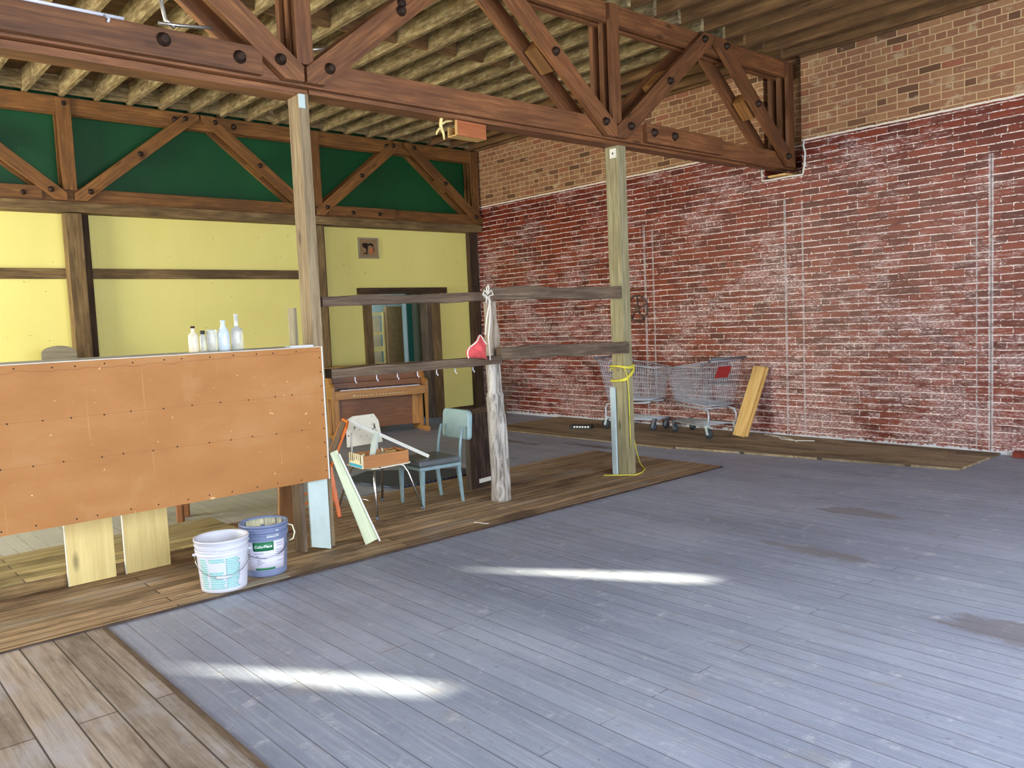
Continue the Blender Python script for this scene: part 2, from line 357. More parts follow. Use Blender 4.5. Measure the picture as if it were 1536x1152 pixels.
def brick_mat():
    t=NT('brick_wall'); p=t.pos(); X,Y,Z=t.sep(p)
    jn=t.noise(t.map(p,(1,2.2,2.2)),2.,3)
    jz=t.math('ADD',Z,t.math('MULTIPLY',t.math('SUBTRACT',jn,.5),.02))
    v=t.comb(Y,jz)
    bt=t.n('ShaderNodeTexBrick'); bt.offset=.5
    for k,vv in (('Scale',1.),('Mortar Size',.0065),('Mortar Smooth',.25),('Brick Width',.228),('Row Height',.0775),('Bias',0.)): bt.inputs[k].default_value=vv
    bt.inputs['Color1'].default_value=(0,0,0,1); bt.inputs['Color2'].default_value=(1,1,1,1); bt.inputs['Mortar'].default_value=(.5,.5,.5,1)
    t.l(v,bt.inputs['Vector']); mort=bt.outputs['Fac']; rnd=bt.outputs['Color']
    bh=t.n('ShaderNodeTexBrick'); bh.offset=.5
    for k,vv in (('Scale',1.),('Mortar Size',.0065),('Mortar Smooth',.25),('Brick Width',.114),('Row Height',.0775),('Bias',0.)): bh.inputs[k].default_value=vv
    bh.inputs['Color1'].default_value=(0,0,0,1); bh.inputs['Color2'].default_value=(1,1,1,1); bh.inputs['Mortar'].default_value=(.5,.5,.5,1)
    t.l(v,bh.inputs['Vector'])
    row=t.math('DIVIDE',jz,.0775)
    hdr=t.math('LESS_THAN',t.math('FRACT',t.math('DIVIDE',t.math('FLOOR',row),7.)),.12)
    mort=t.mix(hdr,mort,bh.outputs['Fac']); rnd=t.mix(hdr,rnd,bh.outputs['Color'])
    fr=t.math('FRACT',row); hl=t.math('LESS_THAN',t.math('MINIMUM',fr,t.math('SUBTRACT',1.,fr)),.095)
    fine=t.noise(p,22,6,.65)
    # bare brick
    bare=t.ramp(rnd,[(0.,srgb(96,66,44)),(.1,srgb(144,98,70)),(.5,srgb(160,112,80)),(.8,srgb(166,124,86)),(1.,srgb(158,96,70))])
    bare=t.mix(t.ramp(fine,[(.4,.25),(.6,0.)]),bare,srgb(116,78,54))
    bare=t.mix(t.math('MULTIPLY',mort,.95),bare,srgb(204,172,128))
    smear=t.noise(t.map(p,(1,2.6,5)),1.6,6,.65); bare=t.mix(t.ramp(smear,[(.57,0.),(.66,.75)]),bare,srgb(192,168,130))
    # painted red brick with whitish bloom, and the paint's sheen coloured in
    red=t.ramp(rnd,[(0.,srgb(84,26,14)),(.5,srgb(112,39,21)),(1.,srgb(130,52,29))])
    low=t.n('ShaderNodeMapRange'); low.inputs[1].default_value=2.9; low.inputs[2].default_value=.1; t.l(Z,low.inputs[0]); low=low.outputs[0]
    m1=t.noise(t.map(p,(1,2.,11)),2.2,8,.72,.5)
    m2=t.noise(t.map(p,(1,9,34)),3.,6,.75)
    m3=t.noise(t.map(p,(1,.8,1.2),(0,3,1)),1.3,5,.6)
    thr=t.math('ADD',t.math('MULTIPLY',m3,.5),t.math('ADD',t.math('MULTIPLY',m1,.6),t.math('MULTIPLY',low,.075)))
    sheen_haze=t.ramp(thr,[(.55,0.),(.70,.36)])
    c=t.mix(sheen_haze,red,srgb(176,134,126))
    crust=t.math('MULTIPLY',t.ramp(thr,[(.57,0.),(.66,1.)]),t.ramp(m2,[(.50,0.),(.58,.85)]))
    c=t.mix(crust,c,srgb(222,204,206))
    mw=t.ramp(t.math('ADD',t.math('MULTIPLY',m1,.4),t.math('MULTIPLY',m2,.6)),[(.43,0.),(.5,1.)])
    vj=t.ramp(t.noise(t.map(p,(1,5,13),(0,0,4)),3.,4,.6),[(.5,0.),(.56,1.)])
    vis=t.math('MAXIMUM',hl,vj)
    c=t.mix(t.math('MULTIPLY',t.math('MULTIPLY',mort,mw),vis),c,srgb(236,216,208))
    c=t.mix(t.math('MULTIPLY',t.math('MULTIPLY',mort,t.math('SUBTRACT',1.,mw)),.7),c,srgb(58,18,14))
    # chased grooves with pale filler
    for y0,w,zt in ((3.055,.012,3.08),(5.36,.007,2.93),(5.13,.005,2.9),(7.57,.009,2.86),(7.42,.006,2.8),(3.19,.004,2.6)):
        d=t.math('ABSOLUTE',t.math('SUBTRACT',Y,y0)); mz=t.math('LESS_THAN',Z,zt)
        c=t.mix(t.math('MULTIPLY',t.math('MULTIPLY',t.math('LESS_THAN',d,w*1.9),mz),t.ramp(fine,[(.4,.2),(.55,.8)])),c,srgb(206,198,200))
        c=t.mix(t.math('MULTIPLY',t.math('MULTIPLY',t.math('LESS_THAN',d,w*.45),mz),.8),c,srgb(84,62,58))
    edge=t.math('ADD',Z,t.math('MULTIPLY',t.math('SUBTRACT',t.noise(p,9,5,.7),.5),.022))
    top=t.math('GREATER_THAN',edge,3.60)
    c=t.mix(top,c,bare)
    ln=t.math('LESS_THAN',t.math('ABSOLUTE',t.math('SUBTRACT',edge,3.60)),.011)
    c=t.mix(ln,c,srgb(238,226,208))
    # white crust low down along the floor and along the far edge
    foot=t.math('LESS_THAN',t.math('ADD',Z,t.math('MULTIPLY',fine,-.12)),-.018)
    c=t.mix(t.math('MULTIPLY',foot,.85),c,srgb(214,218,224))
    far=t.math('GREATER_THAN',t.math('ADD',Y,t.math('MULTIPLY',t.math('SUBTRACT',t.noise(p,12,5,.7),.5),.08)),11.31)
    c=t.mix(t.math('MULTIPLY',far,t.math('LESS_THAN',Z,3.6)),c,srgb(222,214,206))
    t.col(c); t.b.inputs['Roughness'].default_value=.62
    t.l(t.math('SUBTRACT',.8,t.math('MULTIPLY',t.math('SUBTRACT',1.,top),.40)),t.b.inputs['Roughness'])
    t.bump(t.math('ADD',t.math('MULTIPLY',mort,-1.),t.math('MULTIPLY',fine,.5)),.6,.01)
    return t.m
M['brick']=brick_mat()
def panel_mat():
    t=NT('orange_hardboard'); tc=t.n('ShaderNodeTexCoord').outputs['Object']; X,Y,Z=t.sep(tc)
    n=t.noise(t.map(tc,(1.2,1,2.4)),1.3,5,.6); c=t.ramp(n,[(.3,srgb(158,106,55)),(.55,srgb(170,117,64)),(.75,srgb(178,130,82))])
    f=t.noise(t.map(tc,(14,1,50)),2.,5,.6); c=t.mix(t.ramp(f,[(.4,.18),(.6,0.)]),c,srgb(166,98,50))
    pl=t.noise(t.map(tc,(1.3,1,1.6),(2,0,5)),1.1,5,.55); c=t.mix(t.ramp(pl,[(.58,0.),(.63,.25)]),c,srgb(188,148,100))
    # three rows of nail heads, each row with a fine line
    for z0 in (.905,1.155):
        d=t.math('ABSOLUTE',t.math('SUBTRACT',Z,z0)); c=t.mix(t.math('MULTIPLY',t.math('LESS_THAN',d,.0016),.35),c,srgb(120,74,44))
    # streaks
    s1=t.noise(t.map(tc,(30,1,.8),(3,0,1)),2.,3,.5); c=t.mix(t.ramp(s1,[(.70,0.),(.76,.25)]),c,srgb(206,164,108))
    wv=t.noise(t.map(tc,(4,1,1)),2.,4,.6)
    edge=t.math('ABSOLUTE',t.math('SUBTRACT',Z,t.math('ADD',1.405,t.math('MULTIPLY',wv,.06)))); c=t.mix(t.math('MULTIPLY',t.math('LESS_THAN',edge,.0018),.6),c,srgb(120,64,38))
    sp=t.noise(t.map(tc,(1,1,1)),34,2,.4); c=t.mix(t.ramp(sp,[(.76,0.),(.78,.8)]),c,srgb(232,190,140))
    t.col(c); t.b.inputs['Roughness'].default_value=.62; t.b.inputs['Specular IOR Level'].default_value=.3
    return t.m
M['panel']=panel_mat()
def log_mat():
    t=NT('driftwood'); tc=t.n('ShaderNodeTexCoord').outputs['Object']
    g=t.noise(t.map(tc,(26,26,2.4)),1.,7,.65,.8); c=t.ramp(g,[(.32,srgb(66,56,50)),(.46,srgb(150,142,134)),(.64,srgb(196,190,184))])
    X,Y,Z=t.sep(tc)
    c=t.mix(t.math('MULTIPLY',t.math('GREATER_THAN',Z,1.3),.4),c,srgb(146,118,84))
    t.col(c); t.b.inputs['Roughness'].default_value=.8; t.bump(g,.8,.02)
    return t.m
M['log']=log_mat()
# ---------------------------------------------------------------- camera
cam_d=bpy.data.cameras.new('camera'); cam=bpy.data.objects.new('camera',cam_d); COL.objects.link(cam); sc.camera=cam
R=Matrix(((0.747535182505614,0.08324302911626301,-0.6589853936316398),(-0.6628292762143355,0.02926937006282254,-0.7481982722309012),(-0.04299420320785534,0.9960993434791906,0.07705580063075787)))
cam.matrix_world=Matrix.Translation((0,0,1.6))@R.to_4x4()
cam_d.sensor_width=36; cam_d.lens=1227/1536*36; cam_d.clip_start=.05; cam_d.clip_end=200
# ---------------------------------------------------------------- setting
XL,YR=-3.6,-2.6          # left wall, rear wall
WX=9.3                   # brick wall face
def q(mb,pts,mi=0):
    f=mb.bm.faces.new([mb.bm.verts.new(p) for p in pts]); f.material_index=mi; return f
b=MB(); b.box((XL-.2,YR-.2,-.2),(WX+.3,14.6,0)); struct(b.build('floor',M['floor']),'blue-grey painted floorboards of the hall')
b=MB(); b.box((XL,4.86,0),(7.12,6.66,.012)); b.box((XL,4.848,0),(7.12,4.8595,.0135),1); struct(b.build('trim_1',[M['strip'],M['crate']]),'strip of worn bare brown floorboards crossing the hall')
b=MB(); b.box((XL,YR,0),(1.165,4.85,.006)); struct(b.build('trim_2',M['leftboards']),'patch of bare grey-brown boards at the near left')
b=MB(); b.box((1.165,YR,0),(1.19,4.85,.012)); struct(b.build('trim_3',M['old']),'thin wooden strip between bare and painted boards')
b=MB(); b.box((XL,5.86,.012),(2.5,6.7,.09)); b.box((XL,5.845,.0125),(2.49,5.8595,.086),1); struct(b.build('trim_4',[M['platform'],M['wallbeam']]),'low step of yellowed boards behind the plywood counter')
b=MB()
b.box((7.75,6.0,0),(9.29,9.4,.018)); 
q_=[(8.224,2.966),(9.29,2.96),(9.29,6.0),(7.42,6.0),(7.75,5.2),(7.9,4.2)]
b.prism([(8.224,2.966),(9.29,2.96),(9.29,5.999),(7.8,5.999)],.022,(0,0,0),(1,0,0),(0,1,0))
struct(b.build('trim_5',M['wallboards']),'layer of old brown boards lying along the foot of the brick wall')
# brick wall with a pocket where the near truss bears
b=MB(); T=.3
for (y0,y1,z0,z1) in ((YR,5.12,0,4.9),(5.12,5.62,0,3.21),(5.62,11.56,0,4.9)):
    b.box((WX,y0,z0),(WX+T,y1,z1))
b.box((WX+T-.02,5.12,3.21),(WX+T,5.62,4.9))
struct(b.build('wall_right',M['brick']),'long brick wall painted dark red below bare brick')
# white caulk line round the pocket
b=MB(); cp=[(WX-.004,5.66,3.6),(WX-.004,5.655,3.42),(WX-.004,5.66,3.3),(WX-.004,5.655,3.205),(WX-.004,5.5,3.2),(WX-.004,5.3,3.205),(WX-.004,5.11,3.2),(WX-.004,5.09,3.3),(WX-.004,5.075,3.45),(WX-.004,5.1,3.54),(WX-.004,5.085,3.6)]
b.tube(cp,.012,6); struct(b.build('trim_6',M['whitepaint']),'white caulk line around the truss pocket in the brick wall')
# far wall (yellow below, green above, door opening)
b=MB(); YW=11.4
for (x0,x1,z0,z1,mi) in ((XL,7.03,.13,3.2,0),(8.2,WX+.3,.13,3.2,0),(7.03,8.2,2.14,3.2,0),(XL,7.03,0,.13,2),(8.2,WX+.3,0,.13,2),(XL,WX+.3,3.2,4.9,1)):
    b.box((min(x0,9.29),YW,z0),(min(x1,9.299),YW+.16,z1),mi)
struct(b.build('wall_back',[M['yellow'],M['green'],M['darkbeam']]),'far wall painted yellow below and dark green above')
b=MB()
b.box((6.93,YW-.07,.0),(7.06,YW,2.12)); b.box((8.15,YW-.06,.0),(8.235,YW+.15,2.12),1); b.box((8.235,YW-.09,.0),(8.40,YW,2.12))
struct(b.build('trim_7',[M['wallbeam'],M['old']]),'rough wooden jambs of the far doorway')
b=MB(); b.box((6.84,YW-.1,2.121),(8.56,YW-.001,2.22)); struct(b.build('trim_8',M['darkbeam']),'dark lintel board over the far doorway')
b=MB(); b.box((-1.6,YW-.04,2.36),(2.86,YW,2.49)); b.box((2.96,YW-.04,2.36),(6.02,YW,2.49)); struct(b.build('trim_9',M['wallbeam']),'brown horizontal board across the yellow wall')
b=MB(); b.box((XL,11.16,3.165),(WX-.02,YW-.002,3.285)); struct(b.build('trim_10',M['wallbeam']),'weathered beam under the far truss')
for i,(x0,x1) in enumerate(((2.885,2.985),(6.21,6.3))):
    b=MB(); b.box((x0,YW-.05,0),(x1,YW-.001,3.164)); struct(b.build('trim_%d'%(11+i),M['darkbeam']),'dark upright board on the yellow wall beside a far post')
b=MB(); b.box((9.1,YW-.1,0),(9.285,YW-.001,3.164)); struct(b.build('trim_13',M['darkbeam']),'dark upright board in the corner of yellow and brick walls')
# rear wall slots added to cast the sun streaks; left windows let daylight in
def wall_with_holes(name,axis,pos,lo,hi,zt,holes,mat,th=.2):
    mb=MB(); holes=sorted(holes); cur=lo
    def bx(a,b_,z0,z1):
        if b_-a<1e-4 or z1-z0<1e-4: return
        if axis=='y': mb.box((a,pos-th,z0),(b_,pos,z1))
        else: mb.box((pos-th,a,z0),(pos,b_,z1))
    for (a,b_,z0,z1) in holes:
        bx(cur,a,0,zt); bx(a,b_,0,z0); bx(a,b_,z1,zt); cur=b_
    bx(cur,hi,0,zt)
    return struct(mb.build(name,mat))
SUNAZ=V((-.50,.866,0)).normalized(); SUNEL=math.radians(25)
slits=[(5.08,5.25,2.95,3.62),(6.93,7.07,4.26,4.285),(7.08,7.27,2.95,3.68)]
wall_with_holes('wall_rear','y',YR,XL-.2,WX+.3,4.9,slits,M['plain_wall'],.04)
wall_with_holes('wall_left','x',XL,YR-.2,YW+.16,4.9,[(-1.2,2.6,.9,3.6),(7.2,10.6,.7,3.4)],M['plain_wall'])
mb=MB()
for (a_,b_,z0,z1) in (slits[0],slits[2]): mb.prism([(b_-.0,z0+.22),(b_-.0,z1),(a_+.03,z1)],.02,(0,YR-.03,0),(1,0,0),(0,0,1))  # added wedges, out of view, taper the sun streaks on the floor
struct(mb.build('trim_14',M['plain_wall']),'unseen wedges added in the rear wall slots to shape the sun streaks')
for i,(y0,y1,z0,z1) in enumerate(((-1.2,2.6,.9,3.6),(7.2,10.6,.7,3.4))):
    mb=MB()
    for yy in (y0,(y0+y1)/2-.03,y1-.06): mb.box((XL-.14,yy,z0),(XL-.06,yy+.06,z1))
    for zz in (z0,(z0+z1)/2-.03,z1-.06): mb.box((XL-.14,y0,zz),(XL-.06,y1,zz+.06))
    struct(mb.build('window_%d'%(i+1),M['whitepaint']))
b=MB(); 
for k in range(88): b.box((XL-.2,YR-.2+k*.1622,4.81),(WX+.3,YR-.2+k*.1622+.157,4.84))
struct(b.build('ceiling',M['deck']),'roof deck boards above the joists')
b=MB(); b.box((XL-.2,YR-.2,4.86),(WX+.3,14.6,4.95)); struct(b.build('ceiling.001',M['deck']))
# back room beyond the doorway
b=MB(); b.box((5.6,13.6,0),(10.6,13.7,3.2)); b.box((5.5,YW+.16,0),(5.6,13.6,3.2)); b.box((10.6,YW+.16,0),(10.7,13.6,3.2)); b.box((5.5,YW+.16,3.2),(10.7,13.7,3.3)); b.box((9.61,YW+.02,0),(10.7,YW+.159,3.2)); struct(b.build('wall_backroom',M['palewall']),'pale blue wall of the room beyond the doorway')
b=MB(); b.box((9.6,YW+.16,-.2),(10.7,13.7,0)); struct(b.build('floor.001',M['floor']))
# ---------------------------------------------------------------- joists
JZ=4.56
jl='whitewashed ceiling joist running from the far truss to the near truss'
jg='whitewashed joists over the back bay'
def joist(x,y0,y1,mat,lab,grp,z0=JZ,h=.25,w=.05):
    mb=MB(); mb.box((-w/2,0,0),(w/2,y1-y0,h)); o=mb.build('ceiling_joist',mat,loc=(x,y0,z0)); tag(o,lab,'joist',grp); return o
x=2.36-.396*14; k=0
while x<9.2:
    if x>XL+.1:
        if x>7.95: joist(x,5.24,11.3,M['joist_brown'],'brown ceiling joist close to the brick wall in the back bay','brown joists in the back bay')
        else: joist(x,5.24,11.3,M['joist'],jl,jg)
        if x>5.35: joist(x+.056,YR,5.5,M['joist_brown'],'brown ceiling joist over the front right of the hall near the brick wall','brown joists over the front bay')
        else: joist(x+.056,YR,5.5,M['joist'],'pale ceiling joist over the front left of the hall, in front of the near truss','pale joists over the front bay')
    x+=.396
joist(9.26,5.64,11.3,M['joist_brown'],'last brown joist lying against the brick wall behind the near truss',None)
joist(9.26,YR,5.1,M['joist_brown'],'last brown joist lying against the brick wall in front of the near truss',None)
# blocking
for (yy,lab,grp,xa,xb) in ((7.42,'dark blocking board between whitewashed joists halfway along the back bay','blocking between the back joists',-3,9.1),(11.18,'pale end block between joists on top of the far truss','end blocks on the far truss',-3,9.1),(2.4,'blocking board between joists over the front bay','blocking between the front joists',-3,9.1)):
    x=2.36-.396*13
    while x<8.9:
        dx=.056 if yy<5 else 0
        mb=MB(); mb.box((-.172,-.02,0),(.172,.02,.215)); o=mb.build('joist_block',M['joist'] if yy>11 else M['joist_brown'],loc=(x+.198+dx,yy,JZ+.03)); tag(o,lab,'block',grp)
        x+=.396
# ---------------------------------------------------------------- trusses
def bolt(mb,x,y,z,r=.038):
    mb.lathe([(r*1.1,0),(r*1.1,-.006),(r*.8,-.012),(r*.8,-.03),(r*.5,-.04)],(x,y,z),10,axis='y')
def clip(poly,nx,nz,d):
    out=[]
    for i,p in enumerate(poly):
        q_=poly[(i+1)%len(poly)]; a=p[0]*nx+p[1]*nz-d; b_=q_[0]*nx+q_[1]*nz-d
        if a<=0: out.append(p)
        if a*b_<0: u=a/(a-b_); out.append((p[0]+(q_[0]-p[0])*u,p[1]+(q_[1]-p[1])*u))
    return out
def brace_mesh(p,q_,wd,y0,y1,planes):
    """flat timber from p to q_ in the truss plane, its ends sawn off by the planes"""
    P_,Q_=V((p[0],0,p[1])),V((q_[0],0,q_[1])); U=(Q_-P_).normalized(); N=V((-U.z,0,U.x)); P_-=U*.3; Q_+=U*.3
    poly=[(k.x,k.z) for k in (P_-N*wd/2,Q_-N*wd/2,Q_+N*wd/2,P_+N*wd/2)]
    for pl in planes: poly=clip(poly,*pl)
    mb=MB(); A=[mb.bm.verts.new((x,y0,z)) for x,z in poly]; B=[mb.bm.verts.new((x,y1,z)) for x,z in poly]; n=len(poly)
    fs=[mb.bm.faces.new(A),mb.bm.faces.new(B[::-1])]+[mb.bm.faces.new([A[i],B[i],B[(i+1)%n],A[(i+1)%n]]) for i in range(n)]
    for f in fs:
        f.normal_update(); w_=N if abs(f.normal.y)>.5 else V((0,1,0))
        mb._uvface(f,U,w_,(mb.off[0],mb.off[1]+f.normal.y*2))
    return mb
def make_truss(y0,y1,zb,zt,xs,apex,xa,xb,mat,label,cc=.19,tc=.185,dw=.17,near=True):
    """front at y0, back at y1; king posts at xs; apexes at apex"""
    t=thing('roof_truss',label,'truss',(0,y0,0))
    D=y1-y0
    # plies: three layers with gaps
    w=D*.2; L1=(0,w); L2=(w,2*w); L3=(2*w,3*w); L4=(3*w,4*w); L5=(4*w,D)
    mb=MB(); 
    for L in (L2,L4): mb.box((xa,L[0],zb),(xb,L[1],zb+cc))
    mb.build('bottom_chord',mat,t,.004)
    for L in (L2,L4):
        mb=MB() if L is L2 else mb
        mb.box((xa,L[0]+.001,zt-tc),(xb,L[1]-.001,zt))
    mb.build('top_chord',mat,t,.004)
    for x in xs:
        ww=.125 if near else .155; last=abs(x-xs[-1])<.01
        mb=MB(); mb.box((x-ww/2+.01,L3[0]+.002,zb+.02),(x+ww/2-.01,L3[1]-.002,zt-.01)); mb.box((x-ww/2,L1[0]+.012,zb+.14),(x+ww/2,L1[1]-.001,zt-.02)); mb.box((x-ww/2,L5[0]+.001,zb+.22),(x+ww/2,L5[1]-.01,zt-.02))
        kp=mb.build('king_post',mat,t,.003)
    for a in apex:
        for s in (-1,1):
            xb_=a+s*1.50; 
            if xb_<xa-.2 or xb_>xb+.3: continue
            for L,oy in ((L1,-.012),(L5,.012)):
                yy=(L[0]+L[1])/2+oy
                pn=[(0,-1,-(zb+.012)),(0,1,zt-.012),(s,0,s*(a+s*1.615)),(-s,0,-s*(a+s*.012))]
                brace_mesh((a+s*.13,zt-.07),(xb_,zb+.10),dw,yy-w*.46,yy+w*.46,pn).build('brace',mat,t,.003)
            mb=MB(); u=.5; px,pz=a+s*(.16+1.3*u),(zt-.06)*(1-u)+(zb+.1)*u
            dv=V((s*1.3,0,zb+.1-zt+.06)).normalized()*.13
            mb.beam((px-dv.x,D/2,pz-dv.z),(px+dv.x,D/2,pz+dv.z),D*.52,dw*.85,up=(s*.6,0,.8)); mb.build('spacer_block',M['truss_far'],t)
            for (bx_,bz) in ((a+s*.2,zt-.09),(xb_-s*.06,zb+.13),(px,pz)):
                mb=MB(); bolt(mb,bx_,-.018,bz,.036 if near else .032); mb.build('bolt',M['bolt'],t)
    return t,(L1,L2,L3,L4,L5)
tB,LB=make_truss(5.22,5.52,3.285,4.555,[-.38,2.84,6.09,9.27],[1.2,4.45,7.69],-3.5,9.45,M['truss'],'near roof truss of reddish brown timber carried on the two posts')
w=.06
for (xa,xb,lab) in ((-1.8,2.5,''),(6.55,7.75,''),(4.9,5.35,'')):
    pass
mb=MB(); mb.box((-1.8,0,3.30),(2.52,.058,3.475)); mb.build('splice_plank',M['truss'],tB,.004)
mb=MB(); mb.box((6.52,0,3.30),(7.8,.058,3.485)); mb.build('splice_plank',M['truss'],tB,.004)
mb=MB(); mb.box((-1.8,.243,3.29),(2.5,.299,3.475)); mb.build('splice_plank',M['truss'],tB,.004)
for (x_,z_) in ((1.88,3.405),(2.36,3.385),(6.62,3.40),(6.95,3.40),(3.65,4.0)):
    mb=MB(); bolt(mb,x_,-.001,z_,.04); mb.build('bolt',M['bolt'],tB)
# weathered ply left proud under the chord, right and left
mb=MB(); mb.box((-3.5,.12,3.235),(2.9,.30,3.284)); mb.box((2.9,.1,3.25),(6.4,.28,3.284)); mb.box((6.4,.1,3.255),(8.4,.24,3.284)); mb.build('lower_ply',M['truss'],tB,.003)
tA,LA=make_truss(11.15,11.385,3.29,4.555,[-.5,2.76,6.12,9.17],[1.1,4.42,7.7],-3.5,9.28,M['truss_far'],'far roof truss of orange-brown timber against the dark green wall',.17,.2,.15,False)
for (x_,z_) in ((2.25,3.37),(6.72,3.37),(7.2,3.37),(2.76,4.47),(4.1,4.45),(4.9,4.45),(7.4,4.45)):
    mb=MB(); bolt(mb,x_,.03,z_,.036); mb.build('bolt',M['bolt'],tA)
mb=MB(); mb.box((-.5,.02,3.305),(2.45,.045,3.46)); mb.build('splice_plank',M['truss_far'],tA,.003)
mb=MB(); mb.box((6.3,.02,3.305),(7.5,.045,3.46)); mb.build('splice_plank',M['truss_far'],tA,.003)
# bearing block in the wall pocket
mb=MB(); mb.box((9.17,5.26,3.21),(9.5,5.5,3.232)); mb.box((9.3,5.2,3.232),(9.5,5.5,3.234)); tag(mb.build('bearing_block',M['plank']),'small wooden bearing block under the right end of the near truss','block')
# ---------------------------------------------------------------- posts
mb=MB(); mb.box((0,0,0),(.078,.16,3.234)); P1=mb.build('wooden_post',M['post_grey'],loc=(2.808,5.31,0.012),bevel=.004); tag(P1,'weathered grey-tan post at the right end of the orange plywood counter','post')
mb=MB(); mb.box((.0,-.012,3.13),(.045,-.001,3.225)); mb.build('fixing_plate',M['whiteboard'],P1)
mb=MB(); mb.box((0,0,0),(.115,.165,3.237)); P2=mb.build('wooden_post',M['post_green'],loc=(6.165,5.305,0.012),bevel=.004); tag(P2,'greenish grey post wrapped with yellow rope, nearer the brick wall','post')
mb=MB(); mb.box((-.008,.02,3.12),(-.001,.10,3.21)); pl_=mb.build('fixing_plate',M['whitepaint'],P2)
mb=MB(); mb.lathe([(.01,-.003),(.006,-.006)],(-.008,.06,3.165),8,axis='x'); mb.build('screw',M['bolt'],pl_)
mb=MB(); mb.box((-.03,.10,0),(-.008,.155,.88)); tag(mb.build('narrow_board',M['paleblue'],loc=(6.165,5.33,.012)),'narrow pale blue board standing against the left side of the rope-wrapped post','board')
mb=MB(); mb.box((0,0,0),(.185,.19,3.15)); tag(mb.build('wooden_post',M['wallbeam'],loc=(2.68,11.17,.012-.012),bevel=.004),'patched brown post under the far truss at the left of the yellow wall','post')
mb=MB(); mb.box((0,0,0),(.16,.19,3.15)); tag(mb.build('wooden_post',M['wallbeam'],loc=(6.03,11.17,0),bevel=.004),'brown post under the far truss, seen just right of the grey-tan post','post')
# ---------------------------------------------------------------- rails and driftwood post
def rail(p,q,w_,h,mat,lab,n=14):
    mb=MB(); p,q_=V(p),V(q); pr=None; U=(q_-p); L=U.length; U.normalize(); S=U.cross(V((0,0,1))).normalized(); rings=[]
    for i in range(n+1):
        t_=i/n; c=p+U*L*t_+V((0,0,1))*noise.noise(V((t_*4,p.x,p.z)))*.012
        hh=h*(1+.18*noise.noise(V((t_*6,p.z*3,1)))); ww=w_*(1+.15*noise.noise(V((t_*5,2,p.z))))
        rings.append([mb.bm.verts.new(c+S*a*ww/2+V((0,0,1))*b_*hh/2) for a,b_ in ((-1,-1),(1,-1),(1,1),(-1,1))])
    for i in range(n):
        for k in range(4):
            f=mb.bm.faces.new([rings[i][k],rings[i][(k+1)%4],rings[i+1][(k+1)%4],rings[i+1][k]])
            for l,(u,v_) in zip(f.loops,((i,k),(i,k+1),(i+1,k+1),(i+1,k))): l[mb.uv].uv=(u*L/n+mb.off[0],v_*h+mb.off[1])
    mb.bm.faces.new(rings[0][::-1]); mb.bm.faces.new(rings[-1])
    return tag(mb.build('fence_rail',mat,bevel=.005),lab,'rail')
rail((2.93,5.40,1.80),(4.565,5.42,1.815),.07,.075,M['old'],'upper left rough rail from the counter post to the driftwood post')
rail((4.58,5.5,1.845),(6.155,5.36,1.835),.10,.115,M['old'],'upper right rough rail from the driftwood post to the rope-wrapped post')
RL=rail((2.93,5.36,1.275),(4.55,5.34,1.275),.14,.07,M['old'],'lower left rough rail with small white hooks beneath it')
rail((4.56,5.33,1.325),(6.16,5.27,1.29),.08,.115,M['old'],'lower right rough rail in front of the driftwood post')
def P_hook(x):
    mb=MB(); mb.tube([(0,0,0),(0,0,-.03),(.006,-.006,-.042),(.0,-.016,-.046),(-.003,-.02,-.036)],.0042,6)
    return mb.build('cup_hook',M['white'],loc=(x,5.31,1.235))
for i in range(8):
    o=P_hook(3.13+i*.187); o.parent=RL
# driftwood post
mb=MB(); n=26; prev=None
for i in range(61):
    z=i/60*1.765; ring=[]
    cx=.012*math.sin(z*3.1)+.02*math.sin(z*1.3+.5)-(.02*z); cy=.015*math.sin(z*2.3)
    for k in range(n):
        a=2*PI*k/n
        r=.078-.022*min(1,z/1.5)
        if z<.95: r+=.012
        lump=0
        for (za,aa,am,sz,sa) in ((.95,3.6,.035,.1,.5),(.50,3.5,.055,.06,.35),(1.47,5.7,.03,.09,.5),(.1,3.9,.03,.06,.5),(.3,.2,.012,.2,.6)):
            da=(a-aa+PI)%(2*PI)-PI; lump+=am*math.exp(-((z-za)/sz)**2-(da/sa)**2)
        gr=0
        for (za,aa,am,sz) in ((.78,4.55,.04,.16),(.5,4.3,.03,.14),(.45,5.25,.035,.34),(1.0,4.9,.01,.2)):
            da=(a-aa-.25*math.sin(z*9)+PI)%(2*PI)-PI; gr+=am*math.exp(-((z-za)/sz)**2-(da/.13)**2)
        nz=.012*noise.noise(V((math.cos(a)*2,math.sin(a)*2,z*2.2)))+.005*noise.noise(V((math.cos(a)*7,math.sin(a)*7,z*4)))
        rr=r+lump-gr+nz
        ring.append(mb.bm.verts.new((cx+rr*math.cos(a),cy+rr*math.sin(a),z)))
    if prev:
        for k in range(n):
            f=mb.bm.faces.new([prev[k],prev[(k+1)%n],ring[(k+1)%n],ring[k]]); f.smooth=True
    else: mb.bm.faces.new(ring[::-1])
    prev=ring
mb.bm.faces.new(prev)
tag(mb.build('driftwood_post',M['log'],loc=(4.64,5.49,.012)),'gnarled silver-grey driftwood post holding up the rough rails','post')
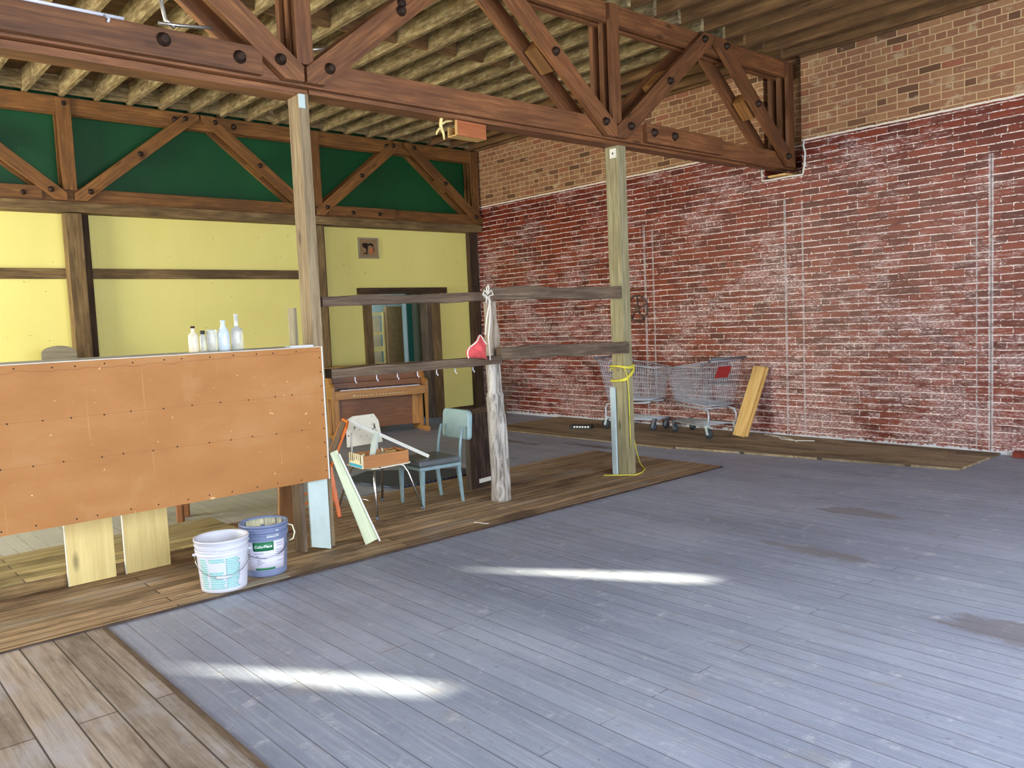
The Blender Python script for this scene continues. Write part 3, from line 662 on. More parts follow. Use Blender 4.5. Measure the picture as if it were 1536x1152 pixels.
# red cloth bag hanging on strings
t=thing('cloth_pouch','small red cloth pouch with white edging hanging by strings from the rail','pouch',(4.285,5.27,1.405))
t.scale=(1.25,1.1,1.25)
mb=MB(); nx,ny=14,10
outl=lambda u,v_:(-.105+.16*u+.015*v_*(1-u), -.03+.02*math.sin(u*PI*2+v_*3)-.035*math.sin(v_*PI)*math.sin(u*PI), -.075+v_*(.07+.12*u-.09*max(0,u-.75)*4)+.02*u*(1-u)-.02*u)
gr=[[mb.bm.verts.new(outl(i/nx,j/ny)) for j in range(ny+1)] for i in range(nx+1)]
gb=[[mb.bm.verts.new(V(outl(i/nx,j/ny))+V((0,.02+.05*math.sin(i/nx*PI)*math.sin(j/ny*PI),0))) for j in range(ny+1)] for i in range(nx+1)]
for i in range(nx):
    for j in range(ny):
        for g,fl in ((gr,0),(gb,1)):
            f=[g[i][j],g[i+1][j],g[i+1][j+1],g[i][j+1]]; ff=mb.bm.faces.new(f if not fl else f[::-1]); ff.smooth=True
bd=[(i,0) for i in range(nx)]+[(nx,j) for j in range(ny)]+[(i,ny) for i in range(nx,0,-1)]+[(0,j) for j in range(ny,0,-1)]
for a_,b_ in zip(bd,bd[1:]+bd[:1]): mb.bm.faces.new([gr[a_[0]][a_[1]],gb[a_[0]][a_[1]],gb[b_[0]][b_[1]],gr[b_[0]][b_[1]]])
mb.build('pouch',M['redcloth'],t)
mb=MB(); mb.tube([outl(i/10,1.) for i in range(11)],.005,6); mb.tube([outl(0,i/6) for i in range(7)],.005,6); mb.build('edging',M['string'],t)
mb=MB()
mb.tube([(.045,-.03,.07),(.06,-.035,.18),(.085,-.05,.3),(.075,.0,.32),(.08,.02,.35)],.0055,6)
mb.tube([(.085,-.02,-.1),(.075,-.025,.05),(.085,-.04,.18),(.1,-.03,.26),(.085,-.02,.32),(.08,.02,.35)],.0055,6)
for s in (-1,1): mb.tube([(.08,-.03,.34),(.08+s*.03,-.035,.365),(.08+s*.045,-.035,.335),(.08+s*.01,-.03,.325),(.085+s*.02,-.03,.28)],.005,6)
mb.tube([(.08,-.03,.335),(.07,-.035,.38),(.085,-.035,.40),(.095,-.03,.375),(.085,-.02,.34)],.005,6)
mb.build('string',M['string'],t)
# ---------------------------------------------------------------- counter of orange plywood
CT=thing('bar_counter','improvised counter faced with a large orange plywood sheet','counter',(0,0,0))
mb=MB(); mb.box((.36,5.19,.54),(2.80,5.208,1.475)); fp=mb.build('front_panel',M['panel'],CT); fp['label']='orange-brown plywood sheet with nail holes'
mb=MB(); mb.box((2.8005,5.188,.538),(2.8095,5.21,1.478)); mb.box((.36,5.188,1.4755),(2.8005,5.21,1.479)); mb.build('edge_strip',M['whitepaint'],fp)
mb=MB()
for z0,n_ in ((.565,14),(.905,14),(1.155,13),(1.45,15)):
    for k in range(n_):
        xx=.5+k*(2.26/n_)+random.uniform(-.03,.03); mb.lathe([(.005,0),(.005,-.0015),(.002,-.002)],(xx,5.1899,z0+random.uniform(-.004,.004)),6,axis='y')
for k in range(9): mb.lathe([(.005,0),(.005,-.0015),(.002,-.002)],(2.785,5.1899,.6+k*.1),6,axis='y')
o=mb.build('nail_heads',M['bolt'],fp); o['kind']='stuff'
mb=MB(); mb.box((.36,5.212,1.465),(2.80,5.83,1.48)); mb.build('worktop',M['whitepaint'],CT)
mb=MB(); mb.box((.36,5.215,1.38),(2.79,5.255,1.464)); mb.build('rail',M['brace'],CT)
for (xa,xb) in ((1.235,1.52),(1.585,1.875)):
    mb=MB(); mb.box((xa,5.80,.013),(xb,5.822,1.464)); lg=mb.build('leg',M['yellowboard'],CT,.002)
    mb=MB(); mb.box((xa-.004,5.799,.013),(xa-.0005,5.823,1.464)); mb.build('edge_strip',M['whitepaint'],lg)
mb=MB(); mb.box((2.625,5.30,.02),(2.66,5.42,1.464)); mb.build('leg',M['old'],CT)
mb=MB(); mb.beam((2.83,5.99,.02),(2.80,5.72,1.46),.125,.03,(0,1,0)); mb.build('brace',M['brace'],CT)
mb=MB(); mb.box((.38,5.78,.02),(.45,5.82,1.464)); mb.build('leg',M['yellowboard'],CT)
mb=MB(); mb.prism([(2.672,.06),(2.822,.015),(2.822,.70),(2.672,.70)],.016,(0,5.272,0),(1,0,0),(0,0,1)); wb=mb.build('white_board',M['whiteboard']); tag(wb,'pale blue-white painted board standing at the foot of the counter post','board')
mb=MB(); mb.box((2.8225,5.255,.012),(2.828,5.273,.70)); mb.build('edge_strip',M['old'],wb)
# small things on the counter
mb=MB(); mb.box((2.60,5.25,1.4805),(2.775,5.33,1.492)); tag(mb.build('paper_pad',M['white']),'flat white pad lying on the right end of the counter top','paper')
mb=MB(); mb.box((2.77,5.5,1.4805),(2.79,5.6,1.76)); tag(mb.build('offcut_board',M['greywood']),'short grey board end standing on the counter beside the post','board')
def bottle(x,y,prof,mat,lab,cap=None,capmat=None,name='glass_bottle'):
    t=thing(name,lab,'jar' if name=='glass_jar' else 'bottle',(x,y,1.4805),0,None)
    mb=MB(); mb.lathe(prof,n=20); mb.build('body',mat,t)
    if cap:
        mb=MB(); mb.lathe(cap,n=16); mb.build('cap',capmat,t)
M['cloudy']=plain('cloudy_glass_blue',srgb(206,220,232),.2,0,.06); M['pinkish']=plain('cloudy_glass_cream',srgb(232,222,196),.25,0,.08)
bottle(2.05,5.55,[(.030,0),(.033,.01),(.033,.10),(.030,.118),(.013,.135),(.011,.155),(.013,.156),(.013,.16)],M['pinkish'],'squat cream-tinted bottle with a dark stopper, leftmost on the counter',[(.013,.1605),(.015,.163),(.014,.175)],M['bolt'])
bottle(2.125,5.58,[(.018,0),(.020,.006),(.020,.10),(.014,.112),(.012,.118)],M['glass'],'little clear bottle with a black cap, second from the left on the counter',[(.015,.1185),(.016,.12),(.016,.14),(.013,.143)],M['black'])
bottle(2.185,5.57,[(.033,0),(.037,.01),(.037,.12),(.034,.13),(.036,.135),(.036,.148)],M['glass'],'wide clear glass jar without lid between the bottles on the counter',name='glass_jar')
bottle(2.25,5.53,[(.037,0),(.040,.01),(.040,.11),(.034,.132),(.015,.17),(.013,.195),(.016,.197),(.016,.208)],M['cloudy'],'cloudy blue-white bottle with sloping shoulders on the counter')
bottle(2.345,5.53,[(.038,0),(.041,.01),(.041,.125),(.036,.145),(.016,.158),(.014,.17),(.013,.235),(.015,.237),(.015,.248)],M['glass'],'tall long-necked clear bottle, rightmost on the counter')
# rounded board and bench behind the counter
mb=MB(); pts=[(-.165,0),(.165,0),(.165,1.45)]+[(.165*math.cos(a),1.45+.085*math.sin(a)) for a in [PI*k/12 for k in range(1,12)]]+[(-.165,1.45)]
mb.prism(pts,.03,(0,0,0),(1,0,0),(0,0,1)); t=mb.build('headboard',M['greywood'],loc=(2.43,10.95,.0005)); tag(t,'tall grey wooden board with a rounded top standing beside the left far post','board'); t.scale=(1.15,1,1.0)
t=thing('wooden_bench','low brown wooden bench mostly hidden behind the plywood counter','bench',(2.27,7.3,0),-.55)
mb=MB(); mb.box((-.28,-.15,.42),(.28,.15,.45)); mb.build('seat',M['benchwood'],t,.005)
for sx in (-1,1):
    for sy in (-1,1):
        mb=MB(); mb.box((sx*.22-.03,sy*.11-.025,0.0),(sx*.22+.03,sy*.11+.025,.419)); mb.build('leg',M['benchwood'],t,.01)
# ---------------------------------------------------------------- buckets
def arcpatch(mb,rf,z0,z1,a0,a1,off,mi=0,n=8,seg=2):
    """patch on a cone of radius rf(z)"""
    vs=[[None]*(n+1) for _ in range(seg+1)]; vo=[[None]*(n+1) for _ in range(seg+1)]
    for j in range(seg+1):
        z=z0+(z1-z0)*j/seg
        for i in range(n+1):
            a=a0+(a1-a0)*i/n; r=rf(z)+off; vs[j][i]=mb.bm.verts.new((r*math.cos(a),r*math.sin(a),z)); r-=.0015 if off>.002 else .0005; vo[j][i]=mb.bm.verts.new((r*math.cos(a),r*math.sin(a),z))
    for j in range(seg):
        for i in range(n):
            f=mb.bm.faces.new([vs[j][i],vs[j][i+1],vs[j+1][i+1],vs[j+1][i]]); f.material_index=mi; f.smooth=True
    for j,fl in ((0,0),(seg,1)):
        for i in range(n): mb.bm.faces.new([vs[j][i],vs[j][i+1],vo[j][i+1],vo[j][i]]).material_index=mi
    for i in (0,n):
        for j in range(seg): mb.bm.faces.new([vs[j][i],vs[j+1][i],vo[j+1][i],vo[j][i]]).material_index=mi
def bucket(name,loc,rb,rt,h,mo,mi_,label,ribs):
    t=thing(name,label,'bucket',loc)
    rf=lambda z: rb+(rt-rb)*min(1,z/h)
    prof=[(rb-.012,0),(rb,.006)]
    zz=.02
    prof.append((rf(.02),.02)); prof.append((rf(h*.72),h*.72))
    for rz in ribs: prof+= [(rf(rz)-.001,rz-.008),(rf(rz)+.007,rz-.005),(rf(rz)+.007,rz+.003),(rf(rz)-.001,rz+.006)]
    prof+=[(rt,h-.014),(rt+.006,h-.012),(rt+.006,h),(rt-.004,h),(rt-.008,h-.02)]
    inner=[(rt-.01,h-.03),(rb-.004,.012),(.02,.012)]
    mb=MB(); mb.lathe(prof+inner,n=48); bd=mb.build('body',[mo],t)
    return t,bd,rf
def face_ang(x,y): return math.atan2(-y,-x)          # direction from bucket towards the camera
t1,bd1,rf1=bucket('plastic_bucket',(1.93,5.0,.013),.136,.160,.328,M['white'],None,'white plastic bucket with pale teal print, left of the two buckets',(.292,.262,.238))
fa=face_ang(1.93,5.0)
mb=MB()
for (a0,a1,rows) in ((-1.02,-.62,14),(-.58,.06,14),(.1,.72,14)):
    for k in range(rows):
        z0=.03+k*.0138
        if -.58<=a0<0 and 7<k<12: continue
        e=random.uniform(0,.12); 
        if k==0 : e=0
        arcpatch(mb,rf1,z0,z0+.0098,fa+a0,fa+a1-e,.0007,0,6,1)
lb=mb.build('printed_label',M['teal'],t1)
mb=MB(); hp=[]
for k in range(13):
    u=k/12; a=fa-1.45+2.9*u; zz=.235-.125*math.sin(u*PI)**.8; rr=rf1(zz)+.012+.02*math.sin(u*PI); hp.append((rr*math.cos(a),rr*math.sin(a),zz))
mb.tube(hp,.0022,6); hd=mb.build('handle',M['metal_grey'],t1)
mb=MB(); mb.tube(hp[5:8],.0085,10); mb.build('grip',M['white'],hd)
for a in (fa-1.45,fa+1.45):
    mb=MB(); r=rf1(.235)+.008; mb.lathe([(.012,-.01),(.016,0),(.01,.006)],(r*math.cos(a),r*math.sin(a),.235),10); mb.build('handle_lug',M['white'],t1)
t2,bd2,rf2=bucket('paint_bucket',(2.25,5.09,.013),.131,.151,.345,M['bluegrey'],None,'blue-grey paint bucket with a white and green label, right of the two buckets',(.318,.285,.262))
fa=face_ang(2.25,5.09)+.02
mb=MB(); arcpatch(mb,rf2,.05,.238,fa-1.15,fa+1.0,.0008,0,16,3); lab=mb.build('paper_label',M['label'],t2)
mb=MB(); arcpatch(mb,rf2,.178,.237,fa-.56,fa+.36,.0018,0,8,2); arcpatch(mb,rf2,.052,.066,fa-.5,fa+.4,.0018,0,8,1); mb.build('green_band',M['green_print'],lab)
def wrap_text(txt,size,rf,zc,ac,off,mat,parent,name,width=None,shear=0):
    cu=bpy.data.curves.new('txt','FONT'); cu.body=txt; cu.size=size; cu.align_x='CENTER'; cu.align_y='CENTER'; cu.shear=shear; cu.extrude=0; cu.resolution_u=3; cu.offset=size*.015
    ob=bpy.data.objects.new('txt',cu); COL.objects.link(ob)
    dg=bpy.context.evaluated_depsgraph_get(); me=bpy.data.meshes.new_from_object(ob.evaluated_get(dg)); bpy.data.objects.remove(ob)
    xs=[v.co.x for v in me.vertices]; W=max(xs)-min(xs); k=(width/W) if width else 1
    if rf:
        for v in me.vertices:
            z=zc+v.co.y*k; r=rf(z)+off; a=ac+v.co.x*k/r; v.co=(r*math.cos(a),r*math.sin(a),z)
    me.materials.append(mat); o=bpy.data.objects.new(name,me); COL.objects.link(o); o.parent=parent
    return o
wrap_text('ColorPlace',.034,rf2,.207,fa-.10,.0025,M['white_print'],lab,'lettering',.112,.15)
mb=MB()
for k,(z0,a0,a1) in enumerate(((.160,-.5,-.1),(.142,-.45,-.28),(.118,-.42,-.25),(.108,-.42,-.2),(.098,-.42,-.08),(.088,-.42,-.2),(.172,.46,.8),(.158,.48,.9),(.144,.46,.85),(.130,.48,.9),(.1,.5,.85),(.215,.5,.82),(.2,.5,.86),(.15,-1.1,-.7),(.135,-1.1,-.72),(.12,-1.1,-.68),(.105,-1.1,-.7),(.09,-1.1,-.75),(.075,-1.1,-.7),(.2,-1.1,-.7),(.22,-1.1,-.8))):
    arcpatch(mb,rf2,z0,z0+.0045,fa+a0,fa+a1,.0018,0,4,1)
mb.build('small_print',M['grey_print'],lab)
wrap_text('GALLON',.03,rf2,.272,fa+.33,.008,M['white_print'],t2,'lettering',.08)
mb=MB(); arcpatch(mb,rf2,.292,.305,fa-.85,fa-.68,.003,0,3,1); arcpatch(mb,rf2,.30,.306,fa+.5,fa+.62,.003,0,3,1); mb.build('white_patch',M['white_print'],t2)
mb=MB(); rin=lambda z: rf2(z)-.0125
for k in range(10):
    a=fa+PI-.95+k*.2+random.uniform(-.04,.04); arcpatch(mb,rin,.335-random.uniform(.04,.09),.333,a-.11,a+.1,0,0,3,2)
mb.build('paint_drips',M['paint_cream'],t2)
mb=MB(); hp=[]
for k in range(13):
    u=k/12; a=fa-1.5+3.0*u; zz=.25-.115*math.sin(u*PI)**.8; rr=rf2(zz)+.01+.012*math.sin(u*PI); hp.append((rr*math.cos(a),rr*math.sin(a),zz))
mb.tube(hp[:8],.0022,6); mb.tube(hp[7:],.0035,6); hd=mb.build('handle',M['dsteel'],t2)
mb=MB(); mb.tube(hp[6:9],.0045,8); mb.build('grip',M['white'],hd)
mb=MB(); a=fa+1.45; r0=rf2(.3)+.004; e=V((math.cos(a),math.sin(a),0)); mb.tube([e*r0+V((0,0,.31)),e*(r0+.03)+V((0,0,.30)),e*(r0+.042)+V((0,0,.25)),e*(r0+.03)+V((0,0,.21)),e*(r0+.005)+V((0,0,.2))],.005,8); mb.build('handle_lug',M['paint_cream'],t2)
# small plank end under the paint bucket
mb=MB(); mb.box((1.95,4.877,.0125),(2.31,4.95,.0165)); tag(mb.build('plank_offcut',M['greywood']),'thin pale plank offcut lying at the floor edge in front of the paint bucket','plank')
# ---------------------------------------------------------------- chairs
t=thing('metal_chair','light blue metal chair with a dark grey vinyl seat','chair',(4.20,5.93,.0125),math.radians(-94))
# local: back of the chair at +y? chair faces local +y ; back at -y
t.rotation_euler.z=math.radians(85)
mb=MB(); mb.box((-.215,-.20,.362),(.215,.225,.418)); so=mb.build('seat',M['greyvinyl'],t,.02); 
mb=MB(); mb.box((-.21,-.205,.33),(.21,.215,.3615)); mb.build('seat_frame',M['bluechair'],t,.006)
for sx in (-1,1):
    mb=MB(); mb.beam((sx*.185,.19,.001),(sx*.185,.185,.329),.022,.022,(0,1,0),w2=.04,h2=.04); mb.build('leg',M['bluechair'],t,.004)
    mb=MB(); mb.beam((sx*.185,-.22,.001),(sx*.185,-.185,.329),.022,.022,(0,1,0),w2=.036,h2=.036); mb.build('leg',M['bluechair'],t,.004)
    mb=MB(); mb.tube([(sx*.185,-.195,.32),(sx*.185,-.215,.5),(sx*.18,-.235,.60),(sx*.175,-.25,.67)],.013,8); mb.build('back_post',M['bluechair'],t)
mb=MB(); pts=[]
for (cx,cz,a0) in ((.185,.58,-90),(.165,.755,0),(-.165,.755,90),(-.185,.58,180)):
    rr=.035 if cz<.7 else .055
    for k in range(6): a=math.radians(a0+k*18); pts.append((cx+rr*math.cos(a),cz+rr*math.sin(a)))
mb.prism(pts,.045,(0,-.235,0),(1,0,0),(0,-.08,1)); mb.build('backrest',M['bluevinyl'],t,.012)
# cream school chair with chrome legs, turned to the camera
t=thing('school_chair','chipped cream school chair with splayed chrome legs, loaded with a paint tray','chair',(3.73,6.03,.0125),math.radians(3))
mb=MB(); mb.prism([(-.2,-.2),(-.17,-.22),(.17,-.22),(.2,-.2),(.2,.18),(.16,.2),(-.16,.2),(-.2,.18)],.014,(0,0,.405),(1,0,0),(0,1,0)); mb.build('seat',M['chipped'],t,.005)
mb=MB()
pts=[(-.19,.56),(.19,.56),(.165,.76),(.12,.825),(-.1,.825),(-.165,.80),(-.18,.76)]
mb.prism(pts,.014,(.055,.235,-.015),(1,0,0),(0,.06,1)); mb.build('backrest',M['chipped'],t,.005)
for sx in (-1,1):
    mb=MB(); mb.tube([(sx*.14,.17,.395),(sx*.145,.2,.43),(sx*.135+.04,.245,.53),(sx*.13+.05,.262,.67)],.009,8); mb.build('back_post',M['whitepaint'],t)
    for sy,yy in ((-1,-.29),(1,.30)):
        mb=MB(); mb.tube([(sx*.06,sy*.12,.398),(sx*.15,sy*.16,.39),(sx*.175,sy*.19,.33),(sx*.235,yy,.012)],.0105,8); lg=mb.build('leg',M['metal_grey'],t)
        mb=MB(); mb.tube([(sx*.235,yy,.001),(sx*.234,yy*.995,.03)],.013,8); mb.build('foot_cap',M['dsteel'],lg)
mb=MB(); mb.tube([(-.22,.24,.1),(.22,.24,.1)],.004,6); mb.build('stretcher',M['metal_grey'],t); mb=MB(); mb.tube([(-.20,-.24,.14),(-.2,.24,.14)],.004,6); mb.build('stretcher',M['metal_grey'],t)
# orange metal chair behind the counter
t=thing('metal_chair','orange metal chair partly hidden behind the counter','chair',(3.24,6.38,.0125),math.radians(-21))
mb=MB(); mb.box((-.2,-.2,.43),(.2,.2,.45)); mb.build('seat',M['orange'],t,.01)
for sx in (-1,1):
    for sy in (-1,1):
        mb=MB(); mb.beam((sx*.222,sy*.222,.001),(sx*.17,sy*.17,.429),.03,.03,(0,1,0),w2=.042,h2=.042); mb.build('leg',M['orange'],t,.004)
mb=MB()
for s in (-1,1): mb.box((-.205,s*.205-.006,.135),(.205,s*.205+.006,.155)); mb.box((s*.205-.006,-.205,.135),(s*.205+.006,.205,.155))
mb.box((-.185,-.186,.36),(.185,-.176,.425)); mb.box((-.186,-.185,.36),(-.176,.185,.425)); mb.build('stretcher',M['orange'],t)
mb=MB(); pts=[(-.18,.45),(-.155,.45),(-.15,.66),(.15,.66),(.155,.45),(.18,.45),(.19,.74),(.14,.80),(-.14,.80),(-.19,.74)]
mb.prism(pts,.016,(-.0125,0,0),(0,1,0),(.45,0,1)); bk=mb.build('backrest',M['orange'],t,.004)
mb=MB(); mb.prism([(-.12,.5),(.12,.5),(.12,.78),(-.12,.78)],.006,(-.02,0,0),(0,1,0),(.45,0,1)); mb.build('back_slat',M['brownpaint'],t)
# tray on the cream chair
t=thing('paint_tray','shallow wooden box with paintbrushes resting on the cream chair','box',(3.70,5.95,.4325),math.radians(-6))
mb=MB(); mb.box((-.21,-.13,0),(.21,.13,.008)); mb.box((-.21,-.13,.008),(.21,-.118,.105)); mb.box((-.21,.118,.008),(.21,.13,.105)); mb.box((.198,-.118,.008),(.21,.118,.11)); mb.build('box',M['piece'],t)
mb=MB(); mb.box((-.222,-.13,0),(-.2105,.13,.115)); e=mb.build('end_board',M['paint_cream'],t); mb=MB(); mb.box((-.2235,-.125,.005),(-.2225,.12,.03)); mb.build('blue_band',M['blue_print'],e)
mb=MB()
for k in range(6): mb.box((-.2245,-.11+k*.038+random.uniform(0,.01),.04+random.uniform(0,.03)),(-.2235,-.10+k*.038+random.uniform(.003,.012),.112))
mb.build('paint_drips',M['brownpaint'],e)
mb=MB(); mb.box((.02,.02,.0085),(.09,.09,.10)); tag(mb.build('wood_block',M['plank'],loc=(3.78,5.93,.433)),'small pale wooden block sitting in the paint tray','block')
mb=MB(); mb.box((0,0,.0085),(.07,.06,.09)); tag(mb.build('cloth_wad',M['cardboard_light'],loc=(3.70,5.93,.433)),'crumpled pale rag in the middle of the paint tray','rag')
# long white stick and pale handle across the chairs
mb=MB(); mb.beam((3.60,6.10,.77),(4.14,5.85,.445),.022,.028,(0,0,1)); mb.beam((3.55,6.13,.815),(3.605,6.10,.768),.022,.028,(0,0,1)); tag(mb.build('long_stick',M['whitepaint']),'long white stick bridging from the cream chair back to the blue chair seat','stick')
mb=MB(); mb.beam((3.60,5.93,.45),(3.69,5.97,.69),.014,.06,(0,1,0),h2=.085); o=mb.build('painted_offcut',M['whiteboard']); tag(o,'short white painted offcut standing in the paint tray against the stick','offcut')
mb=MB(); mb.tube([(3.545,5.93,.445),(3.545,5.95,.54)],.009,8); tag(mb.build('paintbrush',M['paint_cream']),'cream-handled brush upright in the tray, left of the white slat','brush')
mb=MB(); mb.tube([(3.80,6.03,.445),(3.79,6.05,.55)],.009,8); tag(mb.build('paintbrush',M['paint_cream']),'cream-handled brush upright in the tray, right of the white slat','brush')
# leaning pale green board with one raised white edge
ld=thing('leaning_board','pale green board leaning from the floor against the end of the counter','board',(0,0,0))
mb=MB(); mb.beam((3.09,5.14,.03),(2.872,5.232,.72),.10,.016,(.3,1,0),w2=.055); mb.build('board',M['palegreen'],ld)
mb=MB(); mb.beam((3.143,5.118,.03),(2.905,5.215,.70),.012,.03,(.3,1,0)); mb.build('edge_strip',M['whitepaint'],ld)
# dark crate behind the driftwood post
t=thing('dark_cabinet','dark brown scuffed wooden case standing on end behind the driftwood post','case',(5.03,6.12,.0125),math.radians(9))
mb=MB(); mb.box((-.28,-.03,0),(.28,.03,.77)); mb.build('case',M['crate'],t,.004)
mb=MB(); mb.box((-.28,-.034,.0),(-.235,-.0305,.77)); mb.box((.235,-.034,0),(.28,-.0305,.77)); mb.box((-.235,-.034,.72),(.235,-.0305,.77)); mb.build('worn_frame',M['darkbeam'],t)
mb=MB(); mb.box((-.17,-.0345,.045),(-.0,-.031,.085)); mb.build('white_label',M['whitepaint'],t)
mb=MB(); mb.prism([(4.35,6.72),(5.25,6.69),(5.42,6.98),(4.65,7.75),(4.2,7.5)],.012,(0,0,.0005),(1,0,0),(0,1,0)); 
o=mb.build('rubber_mat',M['ribmat'],loc=(0,0,0.012)); tag(o,'dark ribbed rubber mat lying on the floor behind the chairs','mat')
# ---------------------------------------------------------------- piano
t=thing('upright_piano','light oak upright piano in front of the far doorway','piano',(5.76,10.46,0),math.radians(-15.3))
Wp=1.46
mb=MB(); mb.box((.03,.26,.10),(Wp-.03,.60,1.0)); mb.build('case',M['piano_dark'],t)
mb=MB(); mb.box((-.005,.23,1.001),(Wp+.005,.62,1.03)); mb.build('lid',M['piano'],t,.005)
for x0 in (0,Wp-.045):
    mb=MB(); mb.box((x0,.22,.0),(x0+.045,.61,1.0)); mb.build('side_panel',M['piano'],t,.004)
    mb=MB(); pts=[(0,.58),(0,.76),(.04,.80),(.13,.80),(.22,.96),(.27,.96),(.27,.58)]; mb.prism([(a,b_) for a,b_ in pts],.045,(x0,-.05,0),(0,1,0),(0,0,1)); mb.build('arm',M['piano'],t,.004)
    mb=MB(); xx=x0+.0225; mb.beam((xx,.0,.075),(xx,-.005,.58),.03,.03,(0,1,0),w2=.045,h2=.07); mb.build('leg',M['piano'],t,.003)
    mb=MB(); mb.box((x0-.004,-.05,.0),(x0+.049,.22,.075)); mb.build('toe_block',M['piano'],t,.004)
    mb=MB(); mb.box((x0+(.046 if x0==0 else -.12),.235,.10),(x0+(.165 if x0==0 else -.001),.259,.58)); mb.build('stile',M['piano'],t)
mb=MB(); mb.box((.046,-.04,.60),(Wp-.046,.22,.66)); mb.box((.046,-.05,.575),(Wp-.046,-.035,.70)); mb.build('key_bed',M['piano'],t,.003)
mb=MB(); mb.box((.13,-.03,.661),(Wp-.13,.11,.70)); mb.box((.13,-.036,.70),(Wp-.13,.11,.712)); mb.build('keyboard',M['white'],t)
mb=MB()
for k in range(52):
    if k%7 in (2,6): continue
    xx=.13+(k+1)*(Wp-.26)/52; mb.box((xx-.006,.015,.7125),(xx+.006,.108,.722))
o=mb.build('black_keys',M['black'],t); o['kind']='stuff'
mb=MB(); mb.box((.046,.115,.66),(Wp-.046,.25,.80)); mb.build('fallboard',M['piano_dark'],t)
mb=MB(); mb.box((.10,.246,.83),(Wp-.10,.2585,.99)); mb.build('music_panel',M['piano_dark'],t)
mb=MB(); 
for k in range(16): 
    xx=.3+k*.05+random.uniform(-.01,.01); mb.box((xx,-.0525,.605),(xx+random.uniform(.01,.03),-.0505,.605+random.uniform(.01,.03)))
o=mb.build('scratch_marks',M['cardboard_light'],t); o['kind']='stuff'
for x0 in (.12,Wp-.12):
    pass
# ---------------------------------------------------------------- picture on yellow wall
t=thing('framed_picture','small framed print of a dark tree hanging on the yellow wall','picture',(7.09,YW-.02,2.855))
mb=MB(); mb.box((-.165,.0,-.145),(.165,.018,.145)); mb.box((-.185,-.008,-.165),(-.165,.018,.165)); mb.box((.165,-.008,-.165),(.185,.018,.165)); mb.box((-.165,-.008,.145),(.165,.018,.165)); mb.box((-.165,-.008,-.165),(.165,.018,-.145)); mb.build('frame',M['greywood'],t)
mb=MB(); mb.box((-.163,-.003,-.143),(.163,-.0005,.143)); pr=mb.build('print',M['cardboard'],t)
mb=MB(); mb.prism([(-.06,-.09),(-.1,-.1),(-.1,-.085),(-.055,-.07),(-.04,-.02),(-.11,.02),(-.12,.07),(-.06,.085),(0,.07),(.05,.085),(.09,.06),(.105,-.0),(.1,-.06),(.08,-.05),(.09,.02),(.03,.045),(-.01,.03),(-.015,-.04),(-.03,-.08),(0,-.1),(-.04,-.1)],-.001,(0,-.0035,0),(1,0,0),(0,0,1)); mb.build('tree_shape',M['bolt'],pr)
mb=MB(); mb.prism([(.01,-.09),(.08,-.09),(.085,-.02),(.04,.02),(.005,-.03)],-.001,(0,-.0048,0),(1,0,0),(0,0,1)); mb.build('red_shape',M['orange_box'],pr)
# ---------------------------------------------------------------- wall wheel ornament
t=thing('iron_wheel','round spoked iron wheel hung on the brick wall behind the rope-wrapped post','wheel',(WX-.0141,7.72,1.70))
mb=MB(); mb.tube([(0,.185*math.cos(a),.185*math.sin(a)) for a in [2*PI*k/32 for k in range(32)]],.014,8,closed=True); mb.build('rim',M['wheel_iron'],t)
for k in range(5):
    mb=MB(); a=2*PI*k/5+.3; mb.tube([(0,0,0),(-.004,.09*math.cos(a+.12),.09*math.sin(a+.12)),(0,.178*math.cos(a),.178*math.sin(a))],.011,6); mb.build('spoke',M['wheel_iron'],t)
mb=MB(); mb.lathe([(.035,.012),(.04,0),(.03,-.02)],n=14,axis='x'); mb.build('hub',M['wheel_iron'],t)
# ---------------------------------------------------------------- leaning boards at the brick wall
for i,(lab,dx,dy) in enumerate((('pale knotty board leaning on the brick wall, front one of the two',-.033,0),('pale board leaning on the brick wall, half hidden behind the front one',.0,-.03))):
    mb=MB(); mb.beam((8.90+dx,5.80+dy,.03),(9.255+dx,5.70+dy,.88),.026,.165,(0,1,0))
    # beam: width along side; orient so the broad face looks to the hall
    o=mb.build('leaning_plank',M['plank'],bevel=.003); tag(o,lab,'board')
